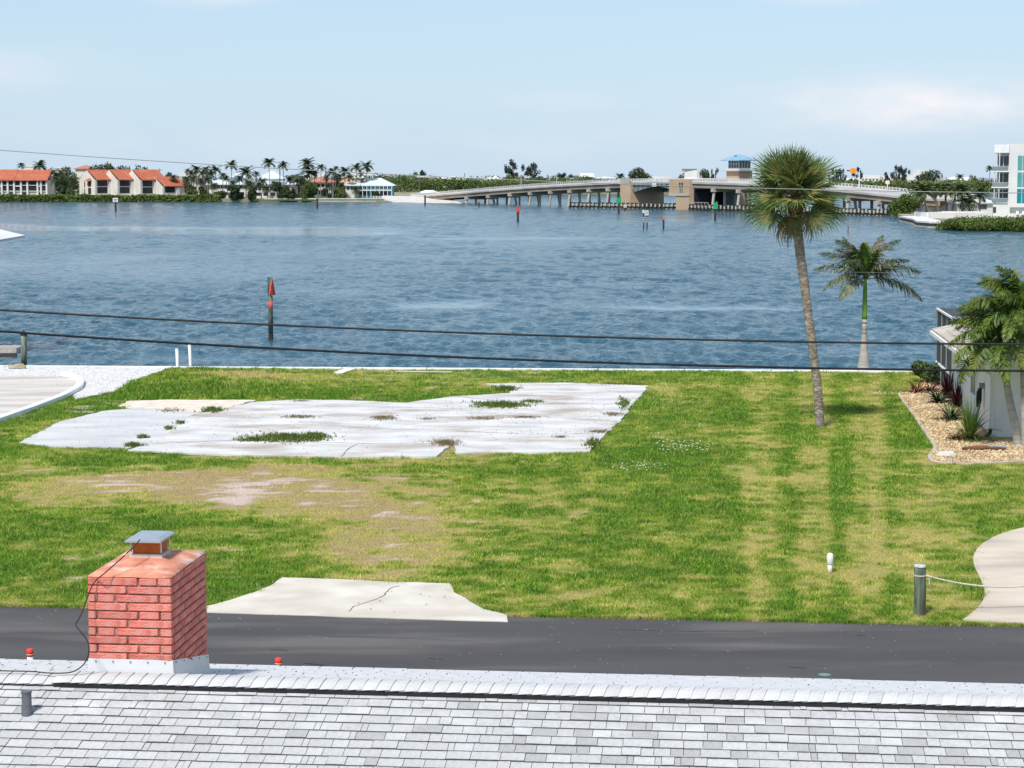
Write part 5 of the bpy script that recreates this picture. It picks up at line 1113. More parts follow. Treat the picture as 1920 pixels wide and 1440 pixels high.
def lobetree(name, label, px0, px1, ptop, pbase, Y, n, leaf, m, seed, grp=None):
    a = PY(px0, 350, Y).x; b_ = PY(px1, 350, Y).x; zt = PY(960, ptop, Y).z; zb_ = -1.0; cx = (a + b_) / 2; w = (b_ - a) / 2; h = zt - zb_
    t = thing(name, label, 'shrub', (cx, Y + w * .6, zb_), 0, grp); r = np.random.default_rng(seed)
    lobes = [(r.uniform(-.6, .6) * w, r.uniform(-.6, .6) * w * .8, h * r.uniform(.2, .78), w * r.uniform(.28, .42), h * r.uniform(.18, .28)) for _ in range(12)]
    C, N_ = lobes_pts(lobes, n, r); C[:, 2] = np.maximum(C[:, 2], .1); V, Q_ = leafcards(C, N_, leaf, r); link('foliage', npmesh('foliage', V, Q_, m), t)
    MB().tube([(0, 0, -.3), (0, 0, h * .5)], [w * .06, w * .03], 6).build('stem', 'trunkfar', t); return t
lobetree('mangrove', 'big rounded green mangrove bush at the right end of the bridge', 1665, 1738, 362, 410, 508, 6000, .30, 'leafbright', 7)
for i, (a, b_, tp_, lab) in enumerate([(422, 462, 346, 'round dark bush on the left shore below the white metal roofed house'), (508, 548, 342, 'dark bush on the left shore in front of the gabled white house'), (548, 598, 338, 'largest dark bush on the left shore, left of the bare piling'), (463, 482, 352, 'smaller dark bush between two larger ones on the left shore'), (530, 560, 352, 'low dark bush hugging the waterline between two larger bushes')]):
    lobetree('shore_bush', lab, a, b_, tp_, 378, y378 + 2, 2200, .42, 'leafdark' if i != 2 else 'leafmid', 20 + i, 'dark bushes along the left shore')
# ---- single trees
G1 = 'coconut palms on the left shore'; yc = 868
for px_, tp_, w, lab in [(75, 304, 24, 'coconut palm rising behind the right end of the left condominium roof'), (40, 306, 14, 'small palm top just above the left condominium roof'),
    (352, 317, 12, 'thin leaning palm right of the stepped condominium'), (368, 312, 22, 'full palm in the cluster left of the white metal roof'), (386, 313, 18, 'palm with drooping crown beside the full one in the cluster'), (404, 313, 22, 'tall palm at the right side of the cluster'),
    (418, 325, 16, 'lower palm in front of the white building windows'), (434, 304, 22, 'high palm with bushy crown standing above the metal roofs'), (461, 316, 30, 'wide palm with long side fronds over the white metal roof'), (481, 322, 14, 'little palm beside the gable dormer'),
    (504, 298, 24, 'tallest palm above the ridge of the gabled white house'), (531, 305, 20, 'tall palm right of the gabled white house'), (576, 300, 28, 'big double crowned palm left of the pink roofed house'), (580, 316, 30, 'lower crown of palms below the big double one'),
    (602, 309, 16, 'slender palm before the pink roof'), (622, 318, 22, 'palm between the utility pole and the pink roof'), (630, 312, 12, 'small palm top right of the utility pole'), (646, 315, 24, 'palm with flat wide crown before the tan roof'),
    (668, 309, 20, 'palm left of the last palm above the blue house'), (687, 305, 24, 'last high palm rising over the blue house roof')]: tree('palm', px_, tp_, yc + rt.uniform(-15, 15) if px_ > 330 else 905, w, lab, G1)
G2 = 'cabbage palms on the left shore'
for px_, tp_, lab in [(104, 332, 'small cabbage palm right of the left condominium'), (135, 334, 'small cabbage palm against the stepped condominium wall'), (182, 345, 'short cabbage palm in front of the first condominium unit'), (350, 333, 'first cabbage palm in the row on the hedge'), (362, 331, 'second cabbage palm in the row on the hedge'), (376, 335, 'cabbage palm in the middle of the row above the hedge'), (390, 333, 'cabbage palm right of the middle of the row'), (401, 344, 'short cabbage palm at the right end of the row'), (437, 340, 'cabbage palm crown over the round dark bush'), (467, 338, 'spreading cabbage palm left of the white fence'), (486, 343, 'cabbage palm in front of the gabled white house'), (515, 341, 'cabbage palm right of the gabled house front'), (500, 350, 'low cabbage palm by the gabled house terrace'), (617, 345, 'cabbage palm below the utility pole'), (667, 352, 'small palm in front of the blue house porch'), (640, 345, 'cabbage palm left of the blue house')]:
    tree('sabal', px_, tp_, 838 + rt.uniform(0, 12), 14 if px_ != 467 else 20, lab, G2)
for k, px_, tp_, Y, w, lab in [('round', 110, 310, 920, 44, 'dark broadleaf tree between the two orange roofed condominiums'), ('round', 128, 318, 900, 34, 'lower dark tree left of the stepped condominium'), ('round', 188, 303, 930, 50, 'wide dark tree behind the first stepped roof'), ('round', 205, 305, 935, 30, 'dark tree behind the gap of the first two roofs'), ('round', 231, 307, 930, 28, 'dark tree behind the second stepped roof'), ('round', 258, 306, 930, 30, 'dark tree behind the third stepped roof'), ('round', 285, 318, 930, 26, 'dark tree beside the fourth lower roof'), ('round', 320, 320, 900, 20, 'round dark tree right of the lowest orange roof'), ('round', 90, 316, 930, 26, 'dark tree at the corner of the left condominium'),
    ('round', 560, 328, 880, 40, 'green tree left of the pink roof'), ('pine', 751, 318, 1230, 26, 'leafy tree poking above the woods right of the blue house'), ('pine', 796, 317, 1230, 32, 'wide leafy tree above the woods near the utility pole'), ('round', 715, 326, 1190, 34, 'dark tree behind the blue house'),
    ('pine', 957, 297, 1240, 36, 'tall casuarina, the denser left one of two above the bridge'), ('pine', 997, 300, 1240, 38, 'tall casuarina, the looser right one of two above the bridge'), ('pine', 1050, 322, 1250, 34, 'pale scrubby tree right of the two tall casuarinas'), ('bright', 1095, 326, 1270, 40, 'round green tree above the left bridge span'), ('round', 1197, 312, 1260, 36, 'dark tree above the left bascule pier'), ('palm', 1163, 326, 1270, 18, 'small palm left of the dark tree above the bascule pier'), ('palm', 1185, 328, 1270, 14, 'smaller palm beside the dark tree above the bascule pier'),
    ('pine', 1337, 313, 1270, 22, 'tree between the white tank building and the control tower'), ('round', 1322, 314, 1280, 18, 'dark tree touching the white tank building'), ('round', 1277, 323, 1280, 12, 'little tree left of the white tank building'),
    ('pine', 1566, 312, 1260, 22, 'thin tree right of the cabbage palm crown'), ('pine', 1580, 314, 1260, 18, 'thin bare tree left of the orange signal'), ('pine', 1606, 308, 1260, 20, 'tree right behind the orange signal'), ('pine', 1662, 319, 1255, 18, 'small wind bent tree over the right bridge ramp'), ('pine', 1681, 307, 1255, 26, 'tall casuarina right of the bridge lamp post'), ('pine', 1694, 312, 1255, 18, 'second casuarina close beside the tall right one'), ('round', 1745, 316, 1250, 38, 'big dark rounded tree left of the modern building'), ('palm', 1800, 328, 1260, 16, 'palm before the gabled houses on the right'), ('round', 1824, 326, 1250, 14, 'small dark tree before the far grey roof'), ('palm', 1856, 312, 1000, 14, 'palm peeking out at the left edge of the modern building'),
    ('bright', 800, 340, 1190, 60, 'bright green bush left of the abutment pole'), ('bright', 860, 336, 1195, 60, 'bright green tree behind the left end of the bridge')]: tree(k, px_, tp_, Y, w, lab)
G3 = 'date palms on the right point'
for px_, tp_, Y, w, lab in [(1722, 343, 470, 50, 'leftmost date palm standing on the seawall corner'), (1733, 345, 462, 54, 'date palm close beside the leftmost one on the seawall corner'), (1753, 344, 500, 44, 'third date palm from the left on the point'), (1773, 343, 505, 46, 'fourth date palm from the left on the point'), (1792, 346, 500, 44, 'fifth date palm from the left on the point'), (1803, 345, 480, 46, 'sixth date palm from the left on the point')]: tree('date', px_, tp_, Y, w, lab, G3)
tree('palm', 1837, 354, 470, 34, 'small light green palm before the white terrace of the modern building')
tree('sabal', 1815, 370, 480, 34, 'dark spiky sago palm beneath the date palms')

# ---- far houses
def far_house(name, label, pxl, pxr, Y, eave, ridge, wm='vwhite', rm='metal_roof', kind='hip', dep=12, wins=(), base=-.2, over=.8, cat='house', yaw=0, inset=None):
    a = PY(pxl, 350, Y).x; b_ = PY(pxr, 350, Y).x; w = b_ - a; ze = PY(960, eave, Y).z - base; zr_ = PY(960, ridge, Y).z - base
    t = thing(name, label, cat, (a, Y, base), yaw); MB().bb(0, w, 0, dep, 0, ze - (.03 if rm else 0)).build('wall', wm, t)
    if rm:
        if kind == 'hip': MB().hip(-over, w + over, -over, dep + over, ze, zr_, 0, .3, inset).build('roof', rm, t)
        elif kind == 'gable': MB().gable(-over, w + over, 0, dep, ze, zr_, over, 0).build('roof', rm, t)
        elif kind == 'flat': MB().bb(-.2, w + .2, -.2, dep + .2, ze, zr_).build('parapet', rm, t)
        elif kind == 'front':     # gable end towards the water
            mb = MB(); m_ = w / 2; vs = [(-over, -over, ze), (w + over, -over, ze), (m_, -over, zr_), (-over, dep, ze), (w + over, dep, ze), (m_, dep, zr_)]
            mb.add(vs, [(0, 3, 5, 2), (1, 2, 5, 4), (3, 4, 5), (0, 1, 4, 3)]); mb.build('roof', rm, t); MB().prism([(0, 0), (1, 0)], 0, 0) if 0 else None
            g = MB(); g.add([(0, -.02, ze), (w, -.02, ze), (m_, -.02, zr_ - .4), (0, .1, ze), (w, .1, ze), (m_, .1, zr_ - .4)], [(0, 1, 2), (5, 4, 3), (0, 3, 4, 1), (1, 4, 5, 2), (2, 5, 3, 0)]); g.build('gable', wm, t)
    for q in wins:     # (x fraction 0, x fraction 1, py top, py bottom[, material])
        m_ = q[4] if len(q) > 4 else 'dark'; MB().bb(q[0] * w, q[1] * w, -.08, -.01, PY(960, q[3], Y).z - base, PY(960, q[2], Y).z - base).build('window' if m_ in ('dark', 'glass', 'greenglass', 'tealglass') else 'panel', m_, t)
    return t
def row(n, a, b_, t0, t1, m_='dark', gap=.3):
    s = (b_ - a) / n; return [(a + s * i, a + s * (i + 1 - gap), t0, t1, m_) for i in range(n)]
# left condominium block with long orange roof
Yc = 842
ct = far_house('condominium', 'long three storey condominium with orange tile roof at the left edge', -70, 89, Yc + 3, 337.5, 319, 'offwhite', None, dep=13, cat='building')
a = PY(-70, 350, Yc + 3).x; wC = PY(89, 350, Yc + 3).x - a
def zc(py_, Y=Yc): return PY(960, py_, Y).z + .2
rf = MB().gable(-.6, wC + .4, 0, 13, zc(337.5), zc(318.5), 1.6, 0, .3).build('roof', 'orange_tile', ct)
MB().gable(-.3, wC * .62, -.02, 13.02, zc(337.2) + .15, zc(318.2) + .15, 1.4, 0, .3).build('raised_roof', 'orange_tile', ct)
MB().bb(wC - .2, wC + .9, 5, 7, zc(350), zc(327)).build('chimney_stack', 'vwhite', ct)
xs_ = [((p + 70) / 159) for p in (-66, -50, -36, -22, -8, 4, 15, 27, 40, 52, 71, 77.5, 88)]
for i in range(len(xs_) - 1):
    x0_, x1_ = xs_[i] * wC + .45, xs_[i + 1] * wC - .45
    for t0, t1 in ((338.5, 346.5), (348.5, 357.5), (361, 365)):
        if t0 == 361 and i % 2: continue
        MB().bb(x0_, x1_, -.08, -.01, zc(t1), zc(t0)).build('window', 'dark', ct)
    if i % 3 == 1: MB().bb(x0_, x1_, -.5, -.1, zc(350), zc(347)).build('balcony', 'stucco', ct)
for x_ in xs_: MB().bb(x_ * wC - .35, x_ * wC + .35, -.9, -.09, -.05, zc(338)).build('pillar', 'vwhite', ct)
for z_ in (347.5, 358.5): MB().bb(.5, wC - .5, -.5, -.095, zc(z_ + .5), zc(z_ - .5)).build('floor_band', 'vwhite', ct)
# stepped condominium: four gabled units turned towards the right
th = math.radians(40); cB = PY(178, 350, Yc); st4 = thing('condominium', 'stepped cream condominium row of four units with orange gabled roofs', 'building', (cB.x, Yc, -.2))
for u_, (px_, ev, rd, W_) in enumerate([(178, 337, 319, 9.8), (220, 337, 318.5, 9.6), (263, 337.5, 318.5, 11.5), (305, 349, 332, 10.2)]):
    ox = PY(px_, 350, Yc).x - cB.x; e_, r_ = zc(ev), zc(rd); D_ = 13.0; Rz = Matrix.Rotation(th, 3, 'Z')
    def T(v): q = Rz @ Vector(v); return (q.x + ox, q.y, q.z)
    mb = MB(); mb.add([T(v) for v in ((0, 0, 0), (W_, 0, 0), (W_, D_, 0), (0, D_, 0), (0, 0, e_), (W_, 0, e_), (W_, D_, e_), (0, D_, e_), (0, D_ / 2, r_), (W_, D_ / 2, r_))],
        [(0, 1, 5, 4), (2, 3, 7, 6), (0, 4, 8, 7, 3), (1, 2, 6, 9, 5), (3, 2, 1, 0)]); mb.build('wall', 'offwhite', st4)
    mb = MB(); o_ = .9; mb.gable(.35, W_ + .5, 0, D_, e_ + .12, r_ + .2, o_, 0, .3); mb.v = [T(v) for v in mb.v]; mb.build('roof', 'orange_tile', st4)
    def slab(x0_, x1_, z0, z1, m_, nm, y_=-.08): q = MB().bb(x0_, x1_, y_, -.01, z0, z1); q.v = [T(v) for v in q.v]; q.build(nm, m_, st4)
    s_ = e_ / 7.7
    slab(1.0, 5.6, e_ - 2.6, e_ - .3, 'dark', 'window'); slab(6.1, 7.6, 1.8 * s_, e_ - .6, 'vwhite', 'pier', -.6)
    if u_ < 3: slab(1.0, 5.6, e_ - 5.4, e_ - 2.95, 'dark', 'window')
    slab(1.0, 2.2, .5, 1.4, 'dark', 'window'); slab(3.6, 4.8, .5, 1.4, 'dark', 'window')
    slab(-.1, .5, 0, e_ - .1, 'vwhite', 'corner_trim', -.12)
    if u_ < 3: slab(7.8, W_, 3.2, e_ - 1.2, 'dark', 'stair_opening'); slab(7.8, W_ + .4, 2.3, 3.1, 'vwhite', 'stair_parapet', -.9); slab(8.2, 8.9, 0, 4.6, 'vwhite', 'stair_pillar', -1.1)
    if u_ == 0:
        for y0_, y1_, z0, z1, nm in ((3.2, 5.6, 4.9, 7.1, 'window'), (3.2, 5.6, 1.9, 4.4, 'window'), (3.2, 5.6, .3, 1.6, 'window'), (8.2, 8.8, 4.6, 6.9, 'window'), (8.2, 8.8, 1.6, 4.0, 'window')):
            q = MB().bb(-.08, -.01, y0_, y1_, z0, z1); q.v = [T(v) for v in q.v]; q.build(nm, 'dark', st4)
        mb = MB(); mb.add([(-.05, 2.6, 7.4), (-.05, 6.2, 7.4), (-1.3, 6.2, 7.1), (-1.3, 2.6, 7.1), (-.05, 3.4, 8.3), (-.05, 5.4, 8.3)], [(0, 3, 2, 1), (3, 0, 4), (2, 3, 4, 5), (1, 2, 5), (0, 1, 5, 4)]); mb.v = [T(v) for v in mb.v]; mb.build('awning_roof', 'orange_tile', st4)
# houses between the condominium and the bridge
far_house('house', 'grey walled flat roofed house with white parapet behind the palm cluster', 338, 392, 885, 331, 322.5, 'concrete', 'vwhite', 'flat', 12, row(3, .1, .9, 350, 356), cat='house')
w4 = far_house('house', 'white house with two tier pale metal roof behind the tall palms', 392, 470, 872, 345.5, 335.5, 'vwhite', 'metal_roof', 'gable', 14, row(9, .1, .92, 347.5, 352.5) + row(4, .1, .9, 360, 366), over=1.2)
MB().hip(PY(428, 350, 878).x - PY(392, 350, 872).x, PY(478, 350, 878).x - PY(392, 350, 872).x, 5, 15, PY(960, 334, 878).z + .2, PY(960, 325, 878).z + .2, 0, .3, 3).build('upper_roof', 'metal_roof', w4)
MB().bb(8.3, 18.5, 5.2, 14.8, zc(346), zc(333.5)).build('upper_wall', 'vwhite', w4)
w5 = far_house('house', 'white house with pale blue metal roof, gable dormer and lower wing roofs', 473, 553, 866, 345, 332, 'vwhite', 'metal_roof', 'hip', 16, row(6, .05, .6, 350, 357, 'glass') + row(5, .1, .9, 361, 367, 'dark'), over=1.0, inset=7)
xd = PY(488, 350, 866).x - PY(473, 350, 866).x; q = 866 / F
MB().hip(PY(480, 350, 866).x - PY(473, 350, 866).x, PY(532, 350, 866).x - PY(473, 350, 866).x, 2.5, 14, zc(334.5, 866), zc(321, 866), 0, .3, 5).build('upper_roof', 'metal_roof', w5)
MB().bb(2.4, 12.4, 3, 13.6, zc(344, 866), zc(334.8, 866)).build('upper_wall', 'vwhite', w5)
mb = MB(); hw = 6.5 * q; z0_, z1_ = zc(337.5, 866), zc(329, 866); mb.add([(xd - hw, .5, z0_), (xd + hw, .5, z0_), (xd, .5, z1_), (xd - hw, 6, z0_), (xd + hw, 6, z0_), (xd, 6, z1_)], [(0, 3, 5, 2), (1, 2, 5, 4), (0, 2, 1)]); mb.build('dormer_roof', 'metal_roof', w5)
MB().bb(xd - hw * .8, xd + hw * .8, .55, 5, zc(342, 866), z0_ - .02).build('dormer_wall', 'vwhite', w5); MB().bb(xd - hw * .6, xd - .1, .47, .54, zc(339.5, 866), zc(336.5, 866)).build('window', 'dark', w5); MB().bb(xd + .1, xd + hw * .6, .47, .54, zc(339.5, 866), zc(336.5, 866)).build('window', 'dark', w5)
mb = MB(); mb.add([(xd - hw * .5, .47, z0_ + .1), (xd + hw * .5, .47, z0_ + .1), (xd, .47, z1_ - .5)], [(0, 1, 2)]); mb.build('gable_vent', 'dark', w5)
far_house('house', 'low white roofed wing right of the gabled white house', 548, 580, 880, 338, 333, 'vwhite', 'vwhite', 'flat', 10, row(3, .1, .9, 340, 345))
far_house('house', 'white house with salmon pink hip roof behind the slender palms', 583, 622, 872, 341, 331, 'vwhite', 'pink_tile', 'hip', 12, row(4, .1, .9, 345, 351) + row(3, .1, .9, 357, 364), over=1.0, inset=4)
far_house('house', 'cream house with small tan orange roof left of the blue house', 640, 664, 880, 341, 332, 'offwhite', [mat('tan_tile', (.55, .28, .12), (.42, .2, .09), .6, .8)][0], 'hip', 9, row(3, .1, .9, 346, 352), over=.8, inset=3)
bh = far_house('house', 'turquoise house on stilts with pale hip roof and white porch rails', 672, 735, 850, 347.5, 333.5, 'blue_wall', 'metal_roof', 'hip', 16, row(7, .06, .97, 348.5, 354.5, 'glass', .45) + row(3, .03, .97, 358.5, 365.5, 'dark', .12), over=1.0, inset=6)
far_house('house', 'white low left wing of the turquoise house with its own pale roof', 648, 672, 848, 347.5, 342, 'vwhite', 'metal_roof', 'gable', 10, row(3, .1, .95, 349, 356, 'glass'), over=.8)
for k in range(9): MB().bb(k * 1.7, k * 1.7 + .22, -1.5, -1.3, 0, zc(348, 850)).build('porch_post', 'vwhite', bh)
MB().bb(0, 13.8, -1.6, -.1, zc(357.8, 850), zc(356.6, 850)).build('porch_deck', 'vwhite', bh); MB().bb(0, 13.8, -1.6, -1.5, zc(355.3, 850), zc(354.7, 850)).build('porch_rail', 'vwhite', bh)
far_house('house', 'far pink tiled roof peeking above the dark trees on the left', 142, 172, 1000, 316, 309, 'offwhite', 'pink_tile', 'hip', 12, cat='house', inset=5)
far_house('building', 'far cream block peeking above the left condominium roof', 48, 66, 1000, 313, 310, 'offwhite', 'offwhite', 'flat', 12, cat='building')
far_house('building', 'far cream block peeking between the dark trees on the left', 104, 122, 1000, 316, 313, 'offwhite', 'offwhite', 'flat', 12, cat='building')
# pale houses behind the woods
for i, (a_, b2_, ev, rd, k_, lab) in enumerate([(572, 612, 332, 326, 'flat', 'far white building behind the slender palms'), (655, 700, 329, 326, 'flat', 'far white building behind the roof of the blue house'), (702, 735, 332, 328, 'flat', 'far cream block just right of the last palm'), (820, 852, 336, 331, 'gable', 'far white roof between the woods and the bridge, leftmost of the row'), (855, 880, 337, 332, 'gable', 'second far white roof above the bridge ramp'), (908, 945, 337, 330, 'hip', 'wide far white hip roof left of the tall casuarinas'), (1090, 1112, 331, 325, 'gable', 'far tan house above the round green tree'), (1118, 1152, 334, 331, 'hip', 'far white roof right of the round green tree'), (1205, 1258, 336, 331, 'flat', 'long far white building above the bascule span'),
        (1578, 1612, 338, 334, 'gable', 'far white house below the orange signal'), (1614, 1650, 335, 328, 'flat', 'far white building right of the orange signal'), (1652, 1722, 338, 329, 'flat', 'long far white building behind the tall casuarina on the right'), (1718, 1740, 336, 318, 'flat', 'stepped far white tower block left of the dark rounded tree'), (1776, 1806, 337, 331, 'hip', 'far tan gabled house right of the dark rounded tree'), (1806, 1830, 338, 332, 'gable', 'far beige house between palms on the right'), (1828, 1862, 338, 332, 'hip', 'far house with grey roof left of the modern building')]):
    far_house('house', lab, a_, b2_, 1330, ev, rd, 'vwhite' if 'tan' not in lab and 'beige' not in lab else 'offwhite', 'vwhite' if 'grey' not in lab else 'steel', k_, 12, row(5, .06, .98, ev + .8, ev + 3.2, 'glass', .55) if b2_ - a_ > 30 else row(3, .1, .95, ev + .8, ev + 3, 'glass', .5), over=.6)
tk = far_house('building', 'bulky white flat topped building beyond the bridge', 1282, 1319, 1300, 334, 318, 'vwhite', None, dep=14, cat='building')
wT = PY(1319, 350, 1300).x - PY(1282, 350, 1300).x; zt_ = PY(960, 317.5, 1300).z + .2
MB().prism([(0, 0), (wT * .65, -1), (wT * .65, 14), (0, 14)], .0, zt_).build('tower_wall', 'vwhite', tk); MB().prism([(wT * .652, -1), (wT, 1.5), (wT, 14), (wT * .652, 14)], 0, zt_ - .2).build('side_wall', 'stucco', tk); MB().bb(-.3, wT * .66, -1.2, 14.2, zt_ + .003, zt_ + .35).build('roof_edge', 'steel', tk)
far_house('house', 'low white hip roof in front of the bulky white building', 1274, 1322, 1280, 338, 332.5, 'vwhite', 'vwhite', 'hip', 12, row(5, .05, .95, 339, 342), over=.8)
# fence and causeway at the left end of the bridge
cw = [P(735, 379.2, -1.2), P(800, 380, -1.2), P(866, 381, -1.2)]
MB().prism([(cw[0].x, cw[0].y), (cw[1].x, cw[1].y), (cw[2].x, cw[2].y), (cw[2].x - 25, cw[2].y + 70), (cw[0].x - 35, cw[0].y + 90)], -3, -.9).build('causeway_ground', [land], kind='structure')
A0 = P(868, 381, -1.2); A1 = P(1655, 404.5, -1.2); A0.z = A1.z = 0; E_ = (A1 - A0).normalized(); N_b = Vector((-E_.y, E_.x, 0)); BYAW = math.atan2(E_.y, E_.x)
def tloc(px_, off=0):
    d = ray(px_, 350); O = A0 + N_b * off; k = d.x / d.y          # (O.x + t E.x) = k (O.y + t E.y)
    return (k * O.y - O.x) / (E_.x - k * E_.y)
def yat(px_, off=0): q = A0 + N_b * off + E_ * tloc(px_, off); return q.y
nodes = [(770, 364), (800, 361.5), (830, 358.7), (880, 354.5), (930, 350), (980, 346), (1030, 342.5), (1105, 338), (1170, 335.2), (1260, 333.7), (1337, 335.4), (1399, 337.5), (1480, 341), (1560, 347), (1610, 352), (1672, 358.5), (1760, 367)]
BU = [tloc(p) for p, _ in nodes]; BZ = [PY(p, q, yat(p)).z for p, q in nodes]
def zt(u_): return float(np.interp(u_, BU, BZ))
us = np.arange(BU[0], BU[-1], 4.0)
zs = np.array([zt(u_) for u_ in us]); zs = np.convolve(np.pad(zs, 4, mode='edge'), np.ones(9) / 9, 'valid')
def zt(u_): return float(np.interp(u_, us, zs))
BW = 12.0; RH = 1.05
br = thing('bascule_bridge', 'long low concrete drawbridge arching over the bay with tan piers', 'bridge', (A0.x, A0.y, 0), BYAW)
def strip(y0_, y1_, dz0, dz1, sel=us):
    mb = MB(); vs = []
    for u_ in sel:
        z_ = zt(u_); vs += [(u_, y0_, z_ + dz0), (u_, y1_, z_ + dz0), (u_, y1_, z_ + dz1), (u_, y0_, z_ + dz1)]
    n = len(sel); mb.add(vs, [(4 * i + k, 4 * i + (k + 1) % 4, 4 * i + 4 + (k + 1) % 4, 4 * i + 4 + k) for i in range(n - 1) for k in range(4)]); mb.add(vs, [(0, 1, 2, 3), (4 * n - 1, 4 * n - 2, 4 * n - 3, 4 * n - 4)]); return mb
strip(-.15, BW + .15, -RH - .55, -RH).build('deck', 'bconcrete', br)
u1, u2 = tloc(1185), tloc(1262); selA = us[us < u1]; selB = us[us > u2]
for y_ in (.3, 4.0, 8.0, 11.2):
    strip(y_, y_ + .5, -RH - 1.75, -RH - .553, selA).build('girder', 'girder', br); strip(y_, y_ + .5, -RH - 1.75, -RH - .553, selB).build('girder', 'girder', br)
for y_ in (-.1, BW - .1):
    strip(y_, y_ + .2, -RH + .003, -RH + .38).build('kerb', 'rail', br); strip(y_ + .05, y_ + .15, -.14, .0).build('handrail', 'rail', br); strip(y_ + .06, y_ + .14, -.42, -.34).build('middle_rail', 'rail', br)
    mb = MB()
    for u_ in np.arange(BU[0], BU[-1] - 4, 1.6): mb.bb(u_ - .12, u_ + .12, y_ + .02, y_ + .18, zt(u_) - RH + .38, zt(u_) - .14)
    mb.build('rail_posts', 'rail', br, kind='stuff')
for px_ in (874, 914, 955, 993, 1031, 1067, 1103, 1139, 1337, 1384, 1432, 1485, 1538, 1589, 1647, 1705):
    u_ = tloc(px_); zc_ = zt(u_) - RH - 1.753
    if px_ > 1660: zc_ = zt(u_) - RH - 1.753
    bt = MB().bb(u_ - .6, u_ + .6, -.4, BW + .4, zc_ - 1.0, zc_).build('pier_cap', 'bconcrete', br)
    for y_, lean in ((.4, -.9), (4.0, 0), (7.8, 0), (11.2, .9)):
        MB().tube([(u_, y_ + lean, -3), (u_, y_, zc_ - .95)], .42, 8).build('column', 'bconcrete', bt)
# bascule piers
zd = zt(tloc(1200))
mb = MB().bb(tloc(1166), u1, -.6, BW - .4, -3, zt(u1) - RH - .2); mb.build('bascule_pier', 'beige', br)
MB().bb(tloc(1166) - .1, u1 + .15, -.75, -.62, zt(u1) - RH - .5, zt(u1) + .1).build('pier_parapet', 'bconcrete', br)
MB().bb(u1 + .02, u1 + .3, 1.5, 9.5, -.2, .1).build('pier_ledge', 'bconcrete', br)
u3, u4 = tloc(1260), tloc(1298)
MB().bb(u3, u4, -1.0, BW + .6, 3.2, zt(u3) - .3).build('bascule_pier', 'beige', br); MB().bb(tloc(1273), u4, -1.0, 1.2, -3, 3.19).build('pier_leg', 'beige', br); MB().bb(tloc(1273), tloc(1290), 1.21, BW + .6, -3, 3.19).build('pier_leg', 'beige', br)
MB().bb(u3 - .15, u4 + .1, -1.25, -1.003, 3.0, 3.5).build('string_course', 'bconcrete', br)
MB().bb(tloc(1279), tloc(1281.5), -1.06, -1.01, 5.6, 7.0).build('emblem', 'dark', br); MB().bb(tloc(1283.5), tloc(1286), -1.06, -1.01, 5.6, 7.0).build('emblem', 'dark', br); MB().bb(tloc(1280), tloc(1285.5), -1.06, -1.01, 4.0, 5.3).build('emblem', 'steel', br)
# open machinery room behind the right pier
MB().bb(u4 + .02, u4 + .1, .6, BW - .4, -.5, zt(u4) - RH - 2.2).build('machinery_opening', 'dark', br)
MB().bb(u4 + .1, u4 + 8, BW - .8, BW - .5, -.5, zt(u4) - RH - 1.8).build('machinery_wall', 'steel', br)
MB().bb(u4 - .5, tloc(1345), -.4, .0, -.2, .1).build('landing', 'bconcrete', br)
for z_ in (.5, 1.1): MB().bb(u4, tloc(1330), -.42, -.36, z_, z_ + .08).build('landing_rail', 'rail', br)
for u_ in np.linspace(u4 + .2, tloc(1330), 6): MB().bb(u_ - .06, u_ + .06, -.42, -.34, .1, 1.15).build('rail_post', 'rail', br)
# steel leaf with haunched girders
for y_ in (.5, 10.9):
    mb = MB(); n = 9; vs = []
    for i in range(n):
        f = i / (n - 1); u_ = u1 + .1 + (u3 - u1 - .2) * f; z_ = zt(u_) - RH - .56; dp = 1.0 + 1.7 * max(0, 1 - f * 2.2) + 1.3 * max(0, f * 2.2 - 1.5)
        vs += [(u_, y_, z_), (u_, y_ + .35, z_), (u_, y_ + .35, z_ - dp), (u_, y_, z_ - dp)]
    mb.add(vs, [(4 * i + k, 4 * i + (k + 1) % 4, 4 * i + 4 + (k + 1) % 4, 4 * i + 4 + k) for i in range(n - 1) for k in range(4)] + [(3, 2, 1, 0), (4 * n - 4, 4 * n - 3, 4 * n - 2, 4 * n - 1)]); mb.build('leaf_girder', 'steel', br)
for i in range(9):
    u_ = u1 + 1 + (u3 - u1 - 2) * i / 8; MB().bb(u_ - .12, u_ + .12, -.9, BW + .9, zt(u_) - RH - 1.1, zt(u_) - RH - .56).build('floor_beam', 'steel', br)
MB().bb(tloc(1228), tloc(1236), -1.1, -.95, zt(u3) - RH - 1.5, zt(u3) - RH - .4).build('clearance_sign', 'vwhite', br)
# control tower on the far side
TO = 15.5; ut = tloc(1386, TO); Yt = yat(1386, TO); tw_ = 2.75
def zT(py_): return PY(960, py_, Yt).z
tb = thing('control_tower', 'bridge tender tower with tan base, glazed cabin and blue hip roof', 'tower', tuple(Vector((A0.x, A0.y, 0)) + E_ * ut + N_b * TO), BYAW + math.radians(12))
MB().bb(-tw_, tw_, -tw_, tw_, -3, zT(321)).build('tower_base', 'beige', tb); MB().bb(-tw_ - 1, tw_ + 1, -tw_ - 1, tw_ + 1, zT(321), zT(319.4)).build('balcony', 'bconcrete', tb)
for s in (-1, 1):
    for z_ in (zT(316.6), zT(318)): MB().bb(-tw_ - .95, tw_ + .95, s * (tw_ + .9) - .05, s * (tw_ + .9) + .05, z_ - .06, z_ + .06).build('balcony_rail', 'rail', tb); MB().bb(s * (tw_ + .9) - .05, s * (tw_ + .9) + .05, -tw_ - .8, tw_ + .8, z_ - .06, z_ + .06).build('balcony_rail', 'rail', tb)
